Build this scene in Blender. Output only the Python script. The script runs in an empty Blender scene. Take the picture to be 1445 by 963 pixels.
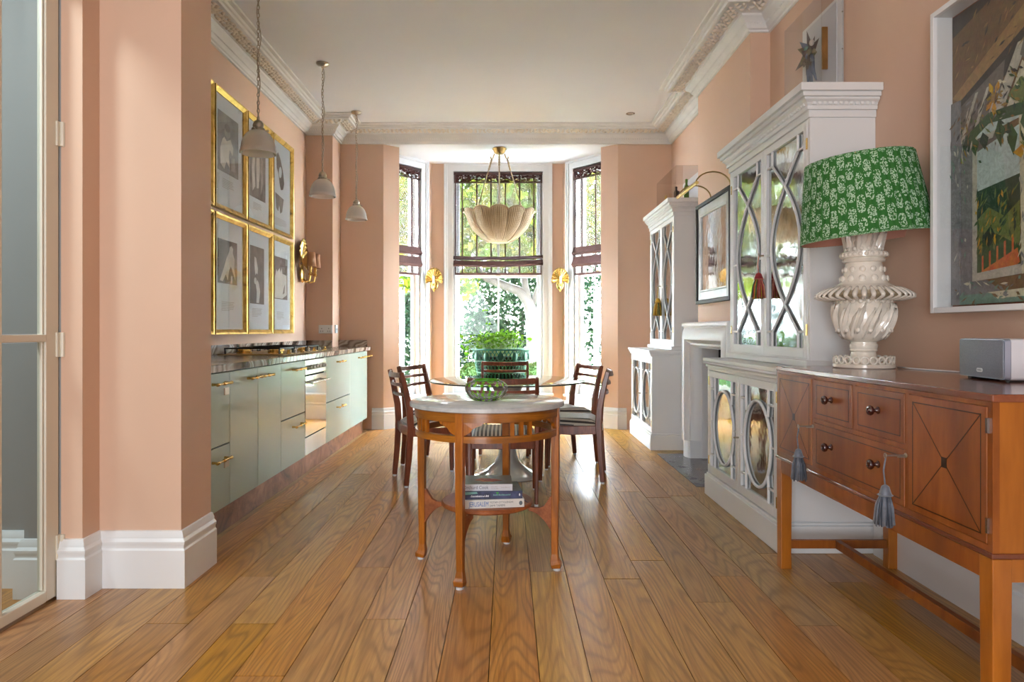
import bpy, bmesh, math, random
from mathutils import Vector, Matrix, Euler
random.seed(7)
PI = math.pi
sc = bpy.context.scene
col = sc.collection
# ---------------------------------------------------------------- camera, world, lights, exposure
cam_d = bpy.data.cameras.new('camera'); cam = bpy.data.objects.new('camera', cam_d); col.objects.link(cam)
cam.location = (0, 0, 1.10); cam.rotation_euler = (PI/2, 0, 0)
cam_d.sensor_width = 36; cam_d.lens = 36*980/1445
cam_d.shift_x = 6.5/1445; cam_d.shift_y = -15.5/1445
cam_d.clip_start = .05
sc.camera = cam
w = bpy.data.worlds.new('overcast_sky'); sc.world = w; w.use_nodes = True
bg = w.node_tree.nodes['Background']; bg.inputs[0].default_value = (.77, .90, 1, 1); bg.inputs[1].default_value = 28.0
def light(name, kind, loc, rot, energy, color=(1, 1, 1), **k):
    d = bpy.data.lights.new(name, kind); o = bpy.data.objects.new(name, d); col.objects.link(o)
    o.location = loc; o.rotation_euler = rot; d.energy = energy; d.color = color
    for a, b in k.items(): setattr(d, a, b)
    return o
light('sun', 'SUN', (0, 0, 9), (math.radians(38), 0, math.radians(12)), 3.0, (1, .95, .85), angle=.03)
# fill lights, both added out of view
light('hall_fill_light', 'AREA', (-2.6, 1.6, 3.2), (0, 0, 0), 26, (.9, .95, 1), shape='SQUARE', size=.5)  # added to brighten the hall, no known fitting
light('rear_fill_light', 'AREA', (-.9, -3.0, 1.45), (math.radians(100), 0, math.radians(-22)), 76, (.84, .93, 1), shape='RECTANGLE', size=1.9, size_y=2.6)  # unseen soft light added behind the camera to brighten the near room
sc.view_settings.view_transform = 'Standard'; sc.view_settings.look = 'None'
sc.view_settings.gamma = 1; sc.view_settings.use_curve_mapping = False
sc.view_settings.exposure = 1.54
sc.cycles.max_bounces = 10; sc.cycles.transparent_max_bounces = 24; sc.cycles.caustics_reflective = False; sc.cycles.caustics_refractive = False
sc.cycles.sample_clamp_indirect = 6

# ---------------------------------------------------------------- helpers
def lin(c):
    return tuple(((x/255)/12.92 if x/255 <= .04045 else ((x/255+.055)/1.055)**2.4) for x in c)+(1,)
def base_of(o):
    v = Vector((0, 0, 0))
    while o: v += o.location; o = o.parent
    return v
class MB:
    """collects geometry in world coordinates, stored relative to origin o"""
    def __init__(s, o=(0, 0, 0)):
        s.v = []; s.f = []; s.uv = []; s.hasuv = False
        s.o = base_of(o) if isinstance(o, bpy.types.Object) else Vector(o)
    def add(s, vs, fs, uvs=None):
        n = len(s.v); s.v += [Vector(p)-s.o for p in vs]; s.f += [tuple(i+n for i in f) for f in fs]
        if uvs: s.hasuv = True
        s.uv += uvs if uvs else [(0, 0)]*len(vs)
        return s
    def box(s, x0, x1, y0, y1, z0, z1):
        vs = [(x, y, z) for z in (z0, z1) for y in (y0, y1) for x in (x0, x1)]
        return s.add(vs, [(0, 2, 3, 1), (4, 5, 7, 6), (0, 1, 5, 4), (2, 6, 7, 3), (0, 4, 6, 2), (1, 3, 7, 5)])
    def mbox(s, M, sx, sy, sz):
        vs = [M @ Vector((x*sx/2, y*sy/2, z*sz/2)) for z in (-1, 1) for y in (-1, 1) for x in (-1, 1)]
        return s.add(vs, [(0, 2, 3, 1), (4, 5, 7, 6), (0, 1, 5, 4), (2, 6, 7, 3), (0, 4, 6, 2), (1, 3, 7, 5)])
    def loft(s, rings, closed=True, cap=True, loop=False):
        n = len(rings[0]); vs = [p for r in rings for p in r]; fs = []
        m = len(rings)
        for i in range(m if loop else m-1):
            for j in range(n if closed else n-1):
                a, b = i*n+j, i*n+(j+1) % n; c, d = ((i+1) % m)*n+(j+1) % n, ((i+1) % m)*n+j
                fs.append((a, b, c, d))
        if cap and closed and not loop:
            fs.append(tuple(range(n))[::-1]); fs.append(tuple((m-1)*n+j for j in range(n)))
        return s.add(vs, fs)
    def bar(s, pts, w, h, side=(1, 0, 0), taper=None, loop=False):
        """rectangular section bar along pts; w along side"""
        pts = [Vector(p) for p in pts]; rings = []; k = len(pts)
        for i, p in enumerate(pts):
            if loop: t = pts[(i+1) % k]-pts[i-1]
            else: t = pts[min(i+1, k-1)]-pts[max(i-1, 0)]
            t.normalize(); sd = Vector(side); sd = (sd-t*sd.dot(t)).normalized(); up = t.cross(sd)
            q = 1 if taper is None else taper[i]
            a, b = sd*w*q/2, up*h*q/2
            rings.append([p-a-b, p+a-b, p+a+b, p-a+b])
        return s.loft(rings, loop=loop)
    def tube(s, pts, r, n=8, loop=False, cap=True):
        pts = [Vector(p) for p in pts]; k = len(pts); rings = []; prev = None
        for i, p in enumerate(pts):
            if loop: t = pts[(i+1) % k]-pts[i-1]
            else: t = pts[min(i+1, k-1)]-pts[max(i-1, 0)]
            t.normalize()
            if prev is None:
                prev = Vector((0, 0, 1)) if abs(t.z) < .9 else Vector((1, 0, 0))
            u = (prev-t*prev.dot(t)).normalized(); prev = u; v = t.cross(u)
            ri = r[i] if isinstance(r, (list, tuple)) else r
            rings.append([p+u*ri*math.cos(a)+v*ri*math.sin(a) for a in [2*PI*j/n for j in range(n)]])
        return s.loft(rings, loop=loop, cap=cap)
    def lathe(s, prof, n=24, M=None, c=(0, 0, 0), mod=None, cap=True, uv=False):
        """prof: [(r, z)]; mod(theta, i) multiplies r"""
        rings = []; uvs = []
        for i, (r, z) in enumerate(prof):
            ring = []
            for j in range(n):
                a = 2*PI*j/n; q = r*(mod(a, i) if mod else 1)
                p = Vector((q*math.cos(a), q*math.sin(a), z))
                ring.append((M @ p) if M else p+Vector(c))
            rings.append(ring)
        if uv:   # seam kept: duplicate the first column
            m = len(rings); vs = []; uvs = []; fs = []
            for i, rg in enumerate(rings):
                for j in range(n+1):
                    vs.append(rg[j % n]); uvs.append((j/n, i/(m-1)))
            for i in range(m-1):
                for j in range(n):
                    a = i*(n+1)+j; fs.append((a, a+1, a+n+2, a+n+1))
            return s.add(vs, fs, uvs)
        return s.loft(rings, cap=cap)
    def prism(s, poly, z0, z1):
        n = len(poly); vs = [(x, y, z0) for x, y in poly]+[(x, y, z1) for x, y in poly]
        fs = [tuple(range(n))[::-1], tuple(range(n, 2*n))]+[(i, (i+1) % n, n+(i+1) % n, n+i) for i in range(n)]
        return s.add(vs, fs)
    def extr(s, poly, vec):
        n = len(poly); v = Vector(vec); vs = [Vector(p) for p in poly]+[Vector(p)+v for p in poly]
        fs = [tuple(range(n))[::-1], tuple(range(n, 2*n))]+[(i, (i+1) % n, n+(i+1) % n, n+i) for i in range(n)]
        return s.add(vs, fs)
    def ball(s, c, r, n=8, m=5, M=None):
        rx, ry, rz = r if isinstance(r, (tuple, list)) else (r, r, r)
        rings = []
        for i in range(m+1):
            t = PI*(i+.001)/(m+.002)
            ring = [Vector((rx*math.sin(t)*math.cos(2*PI*j/n), ry*math.sin(t)*math.sin(2*PI*j/n), -rz*math.cos(t))) for j in range(n)]
            rings.append([((M @ p) if M else p)+Vector(c) for p in ring])
        return s.loft(rings)
    def build(s, name, mat=None, parent=None, smooth=0, bevel=0, fix=True):
        me = bpy.data.meshes.new(name); me.from_pydata([tuple(p) for p in s.v], [], s.f)
        if fix:
            b = bmesh.new(); b.from_mesh(me); bmesh.ops.recalc_face_normals(b, faces=b.faces); b.to_mesh(me); b.free()
        if s.hasuv:
            l = me.uv_layers.new(name='UVMap')
            for lp in me.loops: l.data[lp.index].uv = s.uv[lp.vertex_index]
        if smooth:
            me.polygons.foreach_set('use_smooth', [True]*len(me.polygons))
            if smooth < 180: me.set_sharp_from_angle(angle=math.radians(smooth))
        if mat: me.materials.append(mat)
        o = bpy.data.objects.new(name, me); col.objects.link(o)
        if parent: o.parent = parent
        else: o.location = s.o
        if bevel:
            m = o.modifiers.new('bevel', 'BEVEL'); m.width = bevel; m.segments = 2; m.limit_method = 'ANGLE'; m.angle_limit = .6
        return o
def tag(o, label=None, cat=None, group=None, kind=None):
    if label: o['label'] = label
    if cat: o['category'] = cat
    if group: o['group'] = group
    if kind: o['kind'] = kind
    return o
def thing(name, label, cat, loc=(0, 0, 0), rz=0, group=None):
    o = bpy.data.objects.new(name, None); col.objects.link(o); o.location = loc; o.rotation_euler = (0, 0, rz)
    o.empty_display_size = .1
    return tag(o, label, cat, group)
def struct(o): o['kind'] = 'structure'; return o
def sgroup(name, loc=(0, 0, 0), rz=0):
    o = bpy.data.objects.new(name, None); col.objects.link(o); o.location = loc; o.rotation_euler = (0, 0, rz); o['kind'] = 'structure'; return o
def dup(root, loc, rz, label, group=None):
    def cp(o, par):
        c = o.copy(); col.objects.link(c)
        if par: c.parent = par
        for ch in o.children: cp(ch, c)
        return c
    r = cp(root, None); r.location = loc; r.rotation_euler = (0, 0, rz); r['label'] = label
    if group: r['group'] = group
    return r
def part_copy(o, parent=None, M=None):
    c = o.copy(); col.objects.link(c); c.parent = parent or o.parent
    if M is not None: c.matrix_basis = M
    return c
def arc(c, r, a0, a1, n, plane='xy'):
    out = []
    for i in range(n+1):
        a = a0+(a1-a0)*i/n; u, v = r*math.cos(a), r*math.sin(a)
        out.append({'xy': (c[0]+u, c[1]+v, c[2]), 'xz': (c[0]+u, c[1], c[2]+v), 'yz': (c[0], c[1]+u, c[2]+v)}[plane])
    return out
def text_mesh(name, body, size, mat, parent, M, width=None):
    cu = bpy.data.curves.new('lettering', 'FONT'); cu.body = body; cu.size = size; cu.extrude = .0002
    cu.resolution_u = 3
    o = bpy.data.objects.new('lettering_tmp', cu); col.objects.link(o)
    dg = bpy.context.evaluated_depsgraph_get(); me = bpy.data.meshes.new_from_object(o.evaluated_get(dg))
    bpy.data.objects.remove(o); bpy.data.curves.remove(cu)
    xs = [v.co.x for v in me.vertices]; x0, x1 = min(xs), max(xs)
    if width:
        k = width/(x1-x0)
        for v in me.vertices: v.co.x = (v.co.x-x0)*k
    me.materials.clear(); me.materials.append(mat)
    t = bpy.data.objects.new(name, me); col.objects.link(t); t.parent = parent; t.matrix_basis = M
    return t

# ---------------------------------------------------------------- materials
class NT:
    def __init__(s, name):
        s.m = bpy.data.materials.new(name); s.m.use_nodes = True; s.t = s.m.node_tree; s.n = s.t.nodes
        s.b = s.n['Principled BSDF']; s.out = s.n['Material Output']
    def node(s, t, **k):
        x = s.n.new(t)
        for a, b in k.items():
            if a.startswith('i_'): x.inputs[a[2:].replace('_', ' ')].default_value = b
            else: setattr(x, a, b)
        return x
    def l(s, a, b): s.t.links.new(a, b)
    def coord(s, kind='Object', scale=(1, 1, 1), rot=(0, 0, 0), rnd=False):
        c = s.node('ShaderNodeTexCoord'); mp = s.node('ShaderNodeMapping')
        if kind == 'World': g = s.node('ShaderNodeNewGeometry'); src = g.outputs['Position']
        else: src = c.outputs[kind]
        if rnd:
            oi = s.node('ShaderNodeObjectInfo'); mu = s.node('ShaderNodeVectorMath', operation='MULTIPLY_ADD')
            cx = s.node('ShaderNodeCombineXYZ'); 
            m1 = s.node('ShaderNodeMath', operation='MULTIPLY'); m1.inputs[1].default_value = 37.
            s.l(oi.outputs['Random'], m1.inputs[0])
            for i in range(3): s.l(m1.outputs[0], cx.inputs[i])
            s.l(src, mu.inputs[0]); mu.inputs[1].default_value = (1, 1, 1); s.l(cx.outputs[0], mu.inputs[2]); src = mu.outputs[0]
        s.l(src, mp.inputs['Vector']); mp.inputs['Scale'].default_value = scale; mp.inputs['Rotation'].default_value = rot
        return mp.outputs[0]
    def noise(s, vec, scale, detail=3, rough=.5, dist=0):
        x = s.node('ShaderNodeTexNoise'); s.l(vec, x.inputs['Vector'])
        x.inputs['Scale'].default_value = scale; x.inputs['Detail'].default_value = detail; x.inputs['Roughness'].default_value = rough; x.inputs['Distortion'].default_value = dist
        return x.outputs['Fac']
    def ramp(s, fac, stops):
        r = s.node('ShaderNodeValToRGB'); e = r.color_ramp.elements
        while len(e) < len(stops): e.new(.5)
        for i, (p, c) in enumerate(stops): e[i].position = p; e[i].color = lin(c) if max(c[:3]) > 1.01 else tuple(c[:3])+(1,)
        s.l(fac, r.inputs[0]); return r.outputs[0]
    def math(s, op, a, b=None, c=None):
        x = s.node('ShaderNodeMath', operation=op)
        for i, q in enumerate((a, b, c)):
            if q is None: continue
            if hasattr(q, 'is_linked'): s.l(q, x.inputs[i])
            else: x.inputs[i].default_value = q
        return x.outputs[0]
    def mix(s, fac, a, b, mode='MIX'):
        x = s.node('ShaderNodeMix', data_type='RGBA', blend_type=mode)
        for i, q in ((0, fac), (6, a), (7, b)):
            if hasattr(q, 'is_linked'): s.l(q, x.inputs[i])
            else: x.inputs[i].default_value = q if i == 0 else (lin(q) if max(q[:3]) > 1.01 else tuple(q[:3])+(1,))
        return x.outputs[2]
    def bump(s, h, strength=.3, dist=.01):
        b = s.node('ShaderNodeBump'); b.inputs['Strength'].default_value = strength; b.inputs['Distance'].default_value = dist
        s.l(h, b.inputs['Height']); s.l(b.outputs[0], s.b.inputs['Normal'])
    def base(s, c):
        if hasattr(c, 'is_linked'): s.l(c, s.b.inputs['Base Color'])
        else: s.b.inputs['Base Color'].default_value = lin(c)
    def set(s, **k):
        for a, v in k.items(): s.b.inputs[a.replace('_', ' ')].default_value = v
        return s
def plain(name, c, rough=.5, metal=0, var=.05, vs=6, bump=0, bs=60, **k):
    t = NT(name); v = t.coord('Object')
    n = t.noise(v, vs, 4)
    c0 = tuple(max(0, x*(1-var)) for x in c); c1 = tuple(min(255, x*(1+var)) for x in c)
    t.base(t.ramp(n, [(.3, c0), (.7, c1)])); t.set(Roughness=rough, Metallic=metal, **k)
    if bump: t.bump(t.noise(v, bs, 3), bump, .004)
    return t.m
def wood(name, c0, c1, c2, scale=(16, 16, 1.3), rough=.35, coat=.2, ring=10, rnd=True, coord='Object', rot=(0, 0, 0), tint=.35, cont=.6):
    t = NT(name); v = t.coord(coord, scale, rot, rnd)
    n = t.noise(v, .32, 1.5, .5, .25)
    s = t.math('SINE', t.math('MULTIPLY', n, ring*6.28)); s = t.math('MULTIPLY_ADD', s, .5, .5)
    s = t.math('POWER', s, 1.6)
    fine = t.noise(t.coord(coord, tuple(x*5 for x in scale), rot, rnd), 1.0, 3, .6)
    base = t.ramp(fine, [(.3, c0), (.7, c1)])
    g = t.math('MULTIPLY', s, cont)
    c = t.mix(g, base, c2)
    oi = t.node('ShaderNodeObjectInfo'); big = t.noise(t.coord(coord, (2, 2, 2), rot, rnd), .9, 2)
    h = t.node('ShaderNodeHueSaturation')
    val = t.math('MULTIPLY_ADD', oi.outputs['Random'], tint, 1-tint/2) if rnd else None
    v2 = t.math('MULTIPLY_ADD', big, .5, .75)
    if val is not None: v2 = t.math('MULTIPLY', v2, val)
    t.l(v2, h.inputs['Value']); t.l(c, h.inputs['Color']); t.base(h.outputs[0])
    t.set(Roughness=rough, Coat_Weight=coat, Coat_Roughness=.15)
    t.bump(fine, .08, .002)
    return t.m
M = {}
M['pink'] = plain('pink_plaster_paint', (222, 188, 164), .75, 0, .012, 1.5, .05, 90)
M['ceil'] = plain('ceiling_white', (242, 245, 250), .85, 0, .01, 1)
M['white'] = plain('white_gloss_paint', (236, 238, 240), .38, 0, .012, 2)
M['cab'] = plain('cabinet_white_paint', (232, 234, 235), .42, 0, .012, 2)
M['plaster'] = plain('cornice_white', (236, 238, 238), .7, 0, .02, 5)
M['orn'] = plain('cornice_ornament', (240, 233, 222), .75, 0, .03, 9)
M['greywall'] = plain('hall_grey_paint', (150, 152, 152), .7, 0, .01, 2)
M['sage'] = plain('sage_lacquer', (180, 198, 188), .24, 0, .012, 2)
M['brass'] = plain('polished_brass', (212, 178, 104), .22, 1, .05, 12)
M['brass_dull'] = plain('aged_brass', (170, 140, 88), .35, 1, .08, 12)
M['nickel'] = plain('aged_nickel', (172, 164, 150), .28, 1, .06, 12)
M['steel'] = plain('brushed_steel', (186, 186, 184), .22, 1, .03, 3)
M['black'] = plain('black_iron', (22, 20, 20), .5, 0, .05, 10)
M['dark'] = plain('dark_interior', (24, 22, 21), .8, 0, .03, 4)
M['gold'] = None
t = NT('gold_leaf'); n = t.noise(t.coord('Object', (3, 3, 3), rnd=True), 3, 5, .6, 1)
t.base(t.ramp(n, [(.28, (112, 90, 50)), (.42, (190, 152, 70)), (.7, (222, 188, 108))])); t.set(Roughness=.34, Metallic=.85); M['gold'] = t.m
M['mat_board'] = plain('mount_board', (214, 216, 220), .7, 0, .008, 2)
M['sepia'] = plain('sepia_print', (92, 80, 76), .6, 0, .22, 9)
M['sepia_grey'] = plain('grey_print', (112, 106, 102), .6, 0, .30, 7)
M['pale_print'] = plain('pale_print', (206, 196, 186), .6, 0, .07, 9)
M['mid_print'] = plain('mid_print', (150, 140, 132), .6, 0, .16, 12)
M['ink'] = plain('caption_ink', (176, 172, 170), .7)
M['clay'] = plain('pad_white', (225, 228, 232), .6)
# clear glazing: light passes, with a faint reflection
def glass(name, tint=(1, 1, 1), refl=.06, rough=0.0):
    t = NT(name); t.n.remove(t.b)
    a = t.node('ShaderNodeBsdfTransparent'); a.inputs[0].default_value = tuple(tint)+(1,)
    g = t.node('ShaderNodeBsdfGlossy'); g.inputs['Roughness'].default_value = rough
    f = t.node('ShaderNodeFresnel'); f.inputs[0].default_value = 1.45
    m = t.node('ShaderNodeMixShader'); gm = t.node('ShaderNodeNewGeometry'); s = t.math('MULTIPLY', t.math('MULTIPLY', f.outputs[0], refl/.04*.6), t.math('SUBTRACT', 1.0, gm.outputs['Backfacing']))
    t.l(s, m.inputs[0]); t.l(a.outputs[0], m.inputs[1]); t.l(g.outputs[0], m.inputs[2]); t.l(m.outputs[0], t.out.inputs[0])
    return t.m
M['glass'] = glass('window_glass')
M['pic_glass'] = glass('picture_glass', (.96, .97, .97), .08)
M['door_glass'] = glass('door_glass', (.80, .85, .84), .06)
M['acrylic'] = glass('acrylic', (.96, .95, .95), .07)
M['table_glass'] = glass('table_glass', (.80, .84, .82), .16)
# antique mirror
t = NT('antique_mirror'); v = t.coord('Object', (1, 1, 1), rnd=True); n = t.noise(v, 7, 6, .7)
t.base(t.ramp(n, [(.30, (120, 116, 110)), (.5, (190, 194, 194)), (.8, (206, 212, 212))])); t.set(Metallic=1)
t.l(t.math('MULTIPLY_ADD', t.noise(v, 14, 5, .7), .12, .0), t.b.inputs['Roughness']); t.bump(t.noise(v, 9, 2), .25, .004); M['mirror'] = t.m
# oak boards
t = NT('oak_board')
v = t.coord('World', (7.5, .75, 1), rnd=True)
n = t.noise(v, .62, 1.2, .45, .3)
s = t.math('SINE', t.math('MULTIPLY', n, 200.)); s = t.math('MULTIPLY_ADD', s, .5, .5); s = t.math('POWER', s, 3.0)
fine = t.noise(t.coord('World', (90, 3.5, 1), rnd=True), 1, 3, .65)
c = t.ramp(fine, [(.25, (152, 100, 42)), (.75, (200, 144, 72))])
c = t.mix(t.math('MULTIPLY', s, t.math('MULTIPLY_ADD', t.noise(v, .5, 2), .7, .08)), c, (106, 68, 30))
oi = t.node('ShaderNodeObjectInfo'); h = t.node('ShaderNodeHueSaturation'); t.l(c, h.inputs['Color'])
t.l(t.math('MULTIPLY_ADD', oi.outputs['Random'], .34, .84), h.inputs['Value'])
t.l(t.math('MULTIPLY_ADD', t.math('FRACT', t.math('MULTIPLY', oi.outputs['Random'], 7.3)), .02, .495), h.inputs['Hue'])
t.l(t.math('MULTIPLY_ADD', t.math('FRACT', t.math('MULTIPLY', oi.outputs['Random'], 3.7)), .25, .85), h.inputs['Saturation'])
t.base(h.outputs[0]); t.set(Coat_Weight=.15, Coat_Roughness=.2)
t.l(t.math('MULTIPLY_ADD', t.noise(t.coord('World', (3, 1.2, 1)), 1, 4), .22, .24), t.b.inputs['Roughness'])
t.bump(t.math('ADD', t.math('MULTIPLY', fine, .5), t.math('MULTIPLY', t.noise(t.coord('World', (5, 1.5, 1)), 1, 2), 1.2)), .12, .004); M['oak'] = t.m
M['mahog'] = wood('satinwood_mahogany', (132, 70, 18), (160, 92, 28), (92, 46, 12), (5, 5, 1.0), .42, .0, 5, True, 'Object', (0, 0, 0), .10, .5)
M['mahog_top'] = wood('mahogany_top', (118, 62, 38), (138, 78, 48), (88, 42, 26), (6, 1.2, 6), .2, .6, 5, False)
M['mahog_end'] = wood('mahogany_end', (158, 92, 20), (184, 112, 32), (126, 70, 14), (6, 6, .9), .34, .2, 4, False, 'Object', (0, 0, 0), 0, .4)
M['teak'] = wood('rosewood_chair', (116, 60, 38), (146, 80, 52), (80, 40, 26), (30, 30, 4), .34, .25, 6, True, 'Object', (0, 0, 0), .12, .5)
M['beech'] = wood('amber_beech', (158, 90, 18), (188, 112, 30), (104, 56, 12), (30, 30, 3), .32, .35, 5, True, 'Object', (0, 0, 0), .12, .5)
M['beech_h'] = wood('amber_beech_rim', (150, 92, 24), (180, 114, 36), (104, 58, 16), (3, 3, 40), .3, .35, 4, True, 'Object', (0, 0, 0), .1, .5)
M['beech_red'] = wood('amber_shelf_wood', (150, 82, 40), (176, 104, 56), (110, 56, 26), (14, 3, 14), .5, 0, 5, True, 'Object', (0, 0, 0), .1, .5)
M['inlay'] = plain('ebony_inlay', (42, 24, 14), .4)
M['knob'] = plain('dark_red_knob', (58, 18, 14), .15, 0, .1, 20, Coat_Weight=.6)
# marble for the worktop and the round table
t = NT('brown_fantasy_marble'); v = t.coord('World', (.45, .42, .8), (.7, .6, .55))
n = t.noise(v, 1.2, 3, .5); w1 = t.node('ShaderNodeTexWave', wave_type='BANDS', bands_direction='Y'); t.l(v, w1.inputs['Vector'])
w1.inputs['Scale'].default_value = 2.3; w1.inputs['Distortion'].default_value = 7; w1.inputs['Detail'].default_value = 4; w1.inputs['Detail Scale'].default_value = 1.2
t.base(t.ramp(w1.outputs[0], [(.0, (78, 62, 54)), (.2, (128, 106, 92)), (.38, (190, 180, 170)), (.55, (150, 132, 118)), (.72, (206, 200, 190)), (.88, (112, 94, 82)), (1, (170, 158, 148))]))
t.set(Roughness=.14); M['worktop'] = t.m
t = NT('pale_grey_marble'); v = t.coord('Object', (1, 1, 1)); n = t.noise(v, 6, 8, .62, .8); n2 = t.noise(v, 45, 3)
t.base(t.mix(.25, t.ramp(n, [(.35, (168, 174, 177)), (.5, (196, 201, 203)), (.65, (206, 210, 211))]), t.ramp(n2, [(.3, (180, 184, 184)), (.7, (220, 221, 219))]))); t.set(Roughness=.12); M['marble'] = t.m
M['slate'] = plain('hearth_slate', (98, 94, 100), .25, 0, .14, 9)
t = NT('copper_patina'); v = t.coord('World', (1, 1, 1)); n = t.noise(v, 4, 7, .65, 1.2)
t.base(t.ramp(n, [(.3, (78, 44, 28)), (.5, (138, 88, 60)), (.72, (176, 126, 96))])); t.set(Roughness=.36, Metallic=.55); M['copper'] = t.m
# ---------------------------------------------------------------- room shell
ZC, ZS = 3.32, 3.16           # ceiling and bay soffit
fl = struct(MB().box(-3.3, 2.0, -3.2, 9.0, -.12, -.022).build('floor', M['dark']))
near = MB().box(-3.3, 2.0, -3.2, .9, -.02, 0).build('floor_board_area', M['oak'], fl); near['kind'] = 'stuff'
hall = MB().box(-3.3, -1.885, .9, 3.0, -.02, 0).build('hall_floor', M['oak'], fl)
bm = MB().box(-.5, .5, 0, 1, -.02, 0).build('floor_board', M['oak'], fl)
bw = .162; first = True
for i in range(-13, 12):
    x0 = -.06+bw*i; y = .9-random.random()*1.2 if i % 2 else .9-random.random()*.5
    y = .9; L = .5+random.random()*1.8
    while y < 8.85:
        if y+L > 8.3: L = 8.85-y
        o = bm if first else part_copy(bm); first = False
        o.location = (x0+bw/2, y+.001, random.uniform(-.0012, 0)); o.scale = (bw-.0028, L-.003, 1)
        y += L; L = 1.2+random.random()*1.5
struct(MB().box(-3.3, 2.0, -3.2, 7.72, ZC, ZC+.1).build('ceiling', M['ceil']))
struct(MB().box(-2.2, 2.0, 7.72, 9.0, ZS, ZS+.1).build('ceiling_bay', M['ceil']))
def wall(name, poly, z0=0, z1=ZC, m='pink'): return struct(MB().prism(poly, z0, z1).build(name, M[m]))
def rect(x0, x1, y0, y1): return [(x0, y0), (x1, y0), (x1, y1), (x0, y1)]
wall('wall_left', rect(-2.25, -2.13, 3.28, 7.35))
wall('wall_left_step', [(-2.25, 7.35), (-1.85, 7.35), (-1.85, 7.7), (-1.85, 8.0), (-2.25, 8.0)])
wall('wall_back_left', [(-1.85, 7.7), (-1.375, 7.7), (-1.22, 7.83), (-1.24, 7.9), (-1.55, 7.93), (-1.85, 7.93)], 0, ZS)
wall('wall_back_right', [(1.226, 7.7), (1.82, 7.7), (1.82, 7.93), (1.36, 7.93), (1.075, 7.9), (1.055, 7.83)], 0, ZS)
struct(MB().box(-1.85, 1.94, 7.71, 7.93, ZS+.001, ZC).build('trim_bay_beam', M['plaster']))
wall('wall_right', rect(1.82, 1.94, -3.2, 7.93))
mb = MB(); mb.box(1.683, 1.82, 4.81, 5.03, 0, ZC).box(1.683, 1.82, 5.93, 6.13, 0, ZC).box(1.683, 1.82, 5.03, 5.93, .95, ZC)
struct(mb.build('wall_chimney_breast', M['pink']))
struct(MB().box(1.80, 1.819, 5.03, 5.93, 0, .95).build('wall_firebox', M['dark']))
wall('wall_nib', [(-1.838, 2.86), (-1.75, 2.86), (-1.75, 2.98), (-1.40, 2.98), (-1.40, 3.28), (-2.25, 3.28), (-2.25, 3.11), (-1.838, 3.11)])
wall('wall_hall_back', [(-3.3, 2.98), (-1.99, 2.98), (-1.99, 2.86), (-1.838, 2.86), (-1.838, 3.11), (-2.25, 3.11), (-3.3, 3.11)], 0, ZC, 'greywall')
wall('wall_hall_left', rect(-3.3, -3.2, .2, 2.98), 0, ZC, 'greywall')
wall('wall_left_near', rect(-1.98, -1.85, -3.2, 1.16))
wall('wall_left_head', rect(-1.90, -1.838, 1.16, 2.86), 2.62, ZC)
wall('wall_hall_near', rect(-3.3, -1.98, .1, .2), 0, ZC, 'greywall')
# rear wall behind the camera (solid; the added rear fill light stands before it)
mb = MB(); mb.box(-1.98, 1.94, -3.3, -3.2, 0, ZC)
struct(mb.build('wall_rear', M['pink']))

RLF = sgroup('trim_light_frame', (-.9, -3.2, 1.45))  # frame added on the solid wall round the fill light, no opening
g = MB(RLF)
for a in ((-1.95, -1.86, .08, 2.82), (.06, .15, .08, 2.82), (-1.86, .06, .08, .15), (-1.86, .06, 2.75, 2.82)): g.box(a[0], a[1], -3.2, -3.14, a[2], a[3])
g.build('architrave', M['white'], RLF)

def offset_path(path, d, side):
    """offset an open polyline by d to its side (+1 = left of travel)"""
    segs = []
    for a, b in zip(path[:-1], path[1:]):
        t = (Vector(b)-Vector(a)).normalized(); nrm = Vector((-t.y, t.x))*side
        segs.append((Vector(a)+nrm*d, t))
    out = [segs[0][0]]
    for (p, t), (q, u) in zip(segs[:-1], segs[1:]):
        den = t.x*u.y-t.y*u.x
        if abs(den) < 1e-6: out.append(q); continue
        k = ((q.x-p.x)*u.y-(q.y-p.y)*u.x)/den; out.append(p+t*k)
    p, t = segs[-1]; L = (Vector(path[-1])-Vector(path[-2])).length
    out.append(p+t*L); return out
def sweep(path, prof, side):
    path = [Vector(p) for p in path]; rings = []
    offs = [offset_path(path, d, side) for d, z in prof]
    for i in range(len(path)):
        rings.append([(offs[k][i].x, offs[k][i].y, prof[k][1]) for k in range(len(prof))])
    return MB().loft(rings)
CP = [(0, 0), (.018, 0), (.02, .012), (.034, .018), (.04, .03), (.062, .062), (.088, .082), (.092, .096), (.10, .098), (.112, .108), (.195, .128), (.2, .112), (.222, .112), (.228, .128), (.244, .132), (.252, .146), (.282, .148), (.286, .1595), (0, .1595)]
def blob_leaf(mb, c, M3, s):
    n = 6; vs = [c+M3 @ Vector((0, 0, -.012))*s]
    for r, z in ((.5, -.006), (1, .004), ):
        for j in range(n):
            a = 2*PI*j/n; k = 1+.25*math.cos(3*a)
            vs.append(c+M3 @ Vector((.020*r*k*math.cos(a)*1.3, .013*r*k*math.sin(a), -.011+(.011+z) if r == 1 else z))*s)
    fs = [(0, 1+j, 1+(j+1) % n) for j in range(n)]+[(1+j, 1+n+j, 1+n+(j+1) % n, 1+(j+1) % n) for j in range(n)]
    mb.add(vs, fs)
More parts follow.
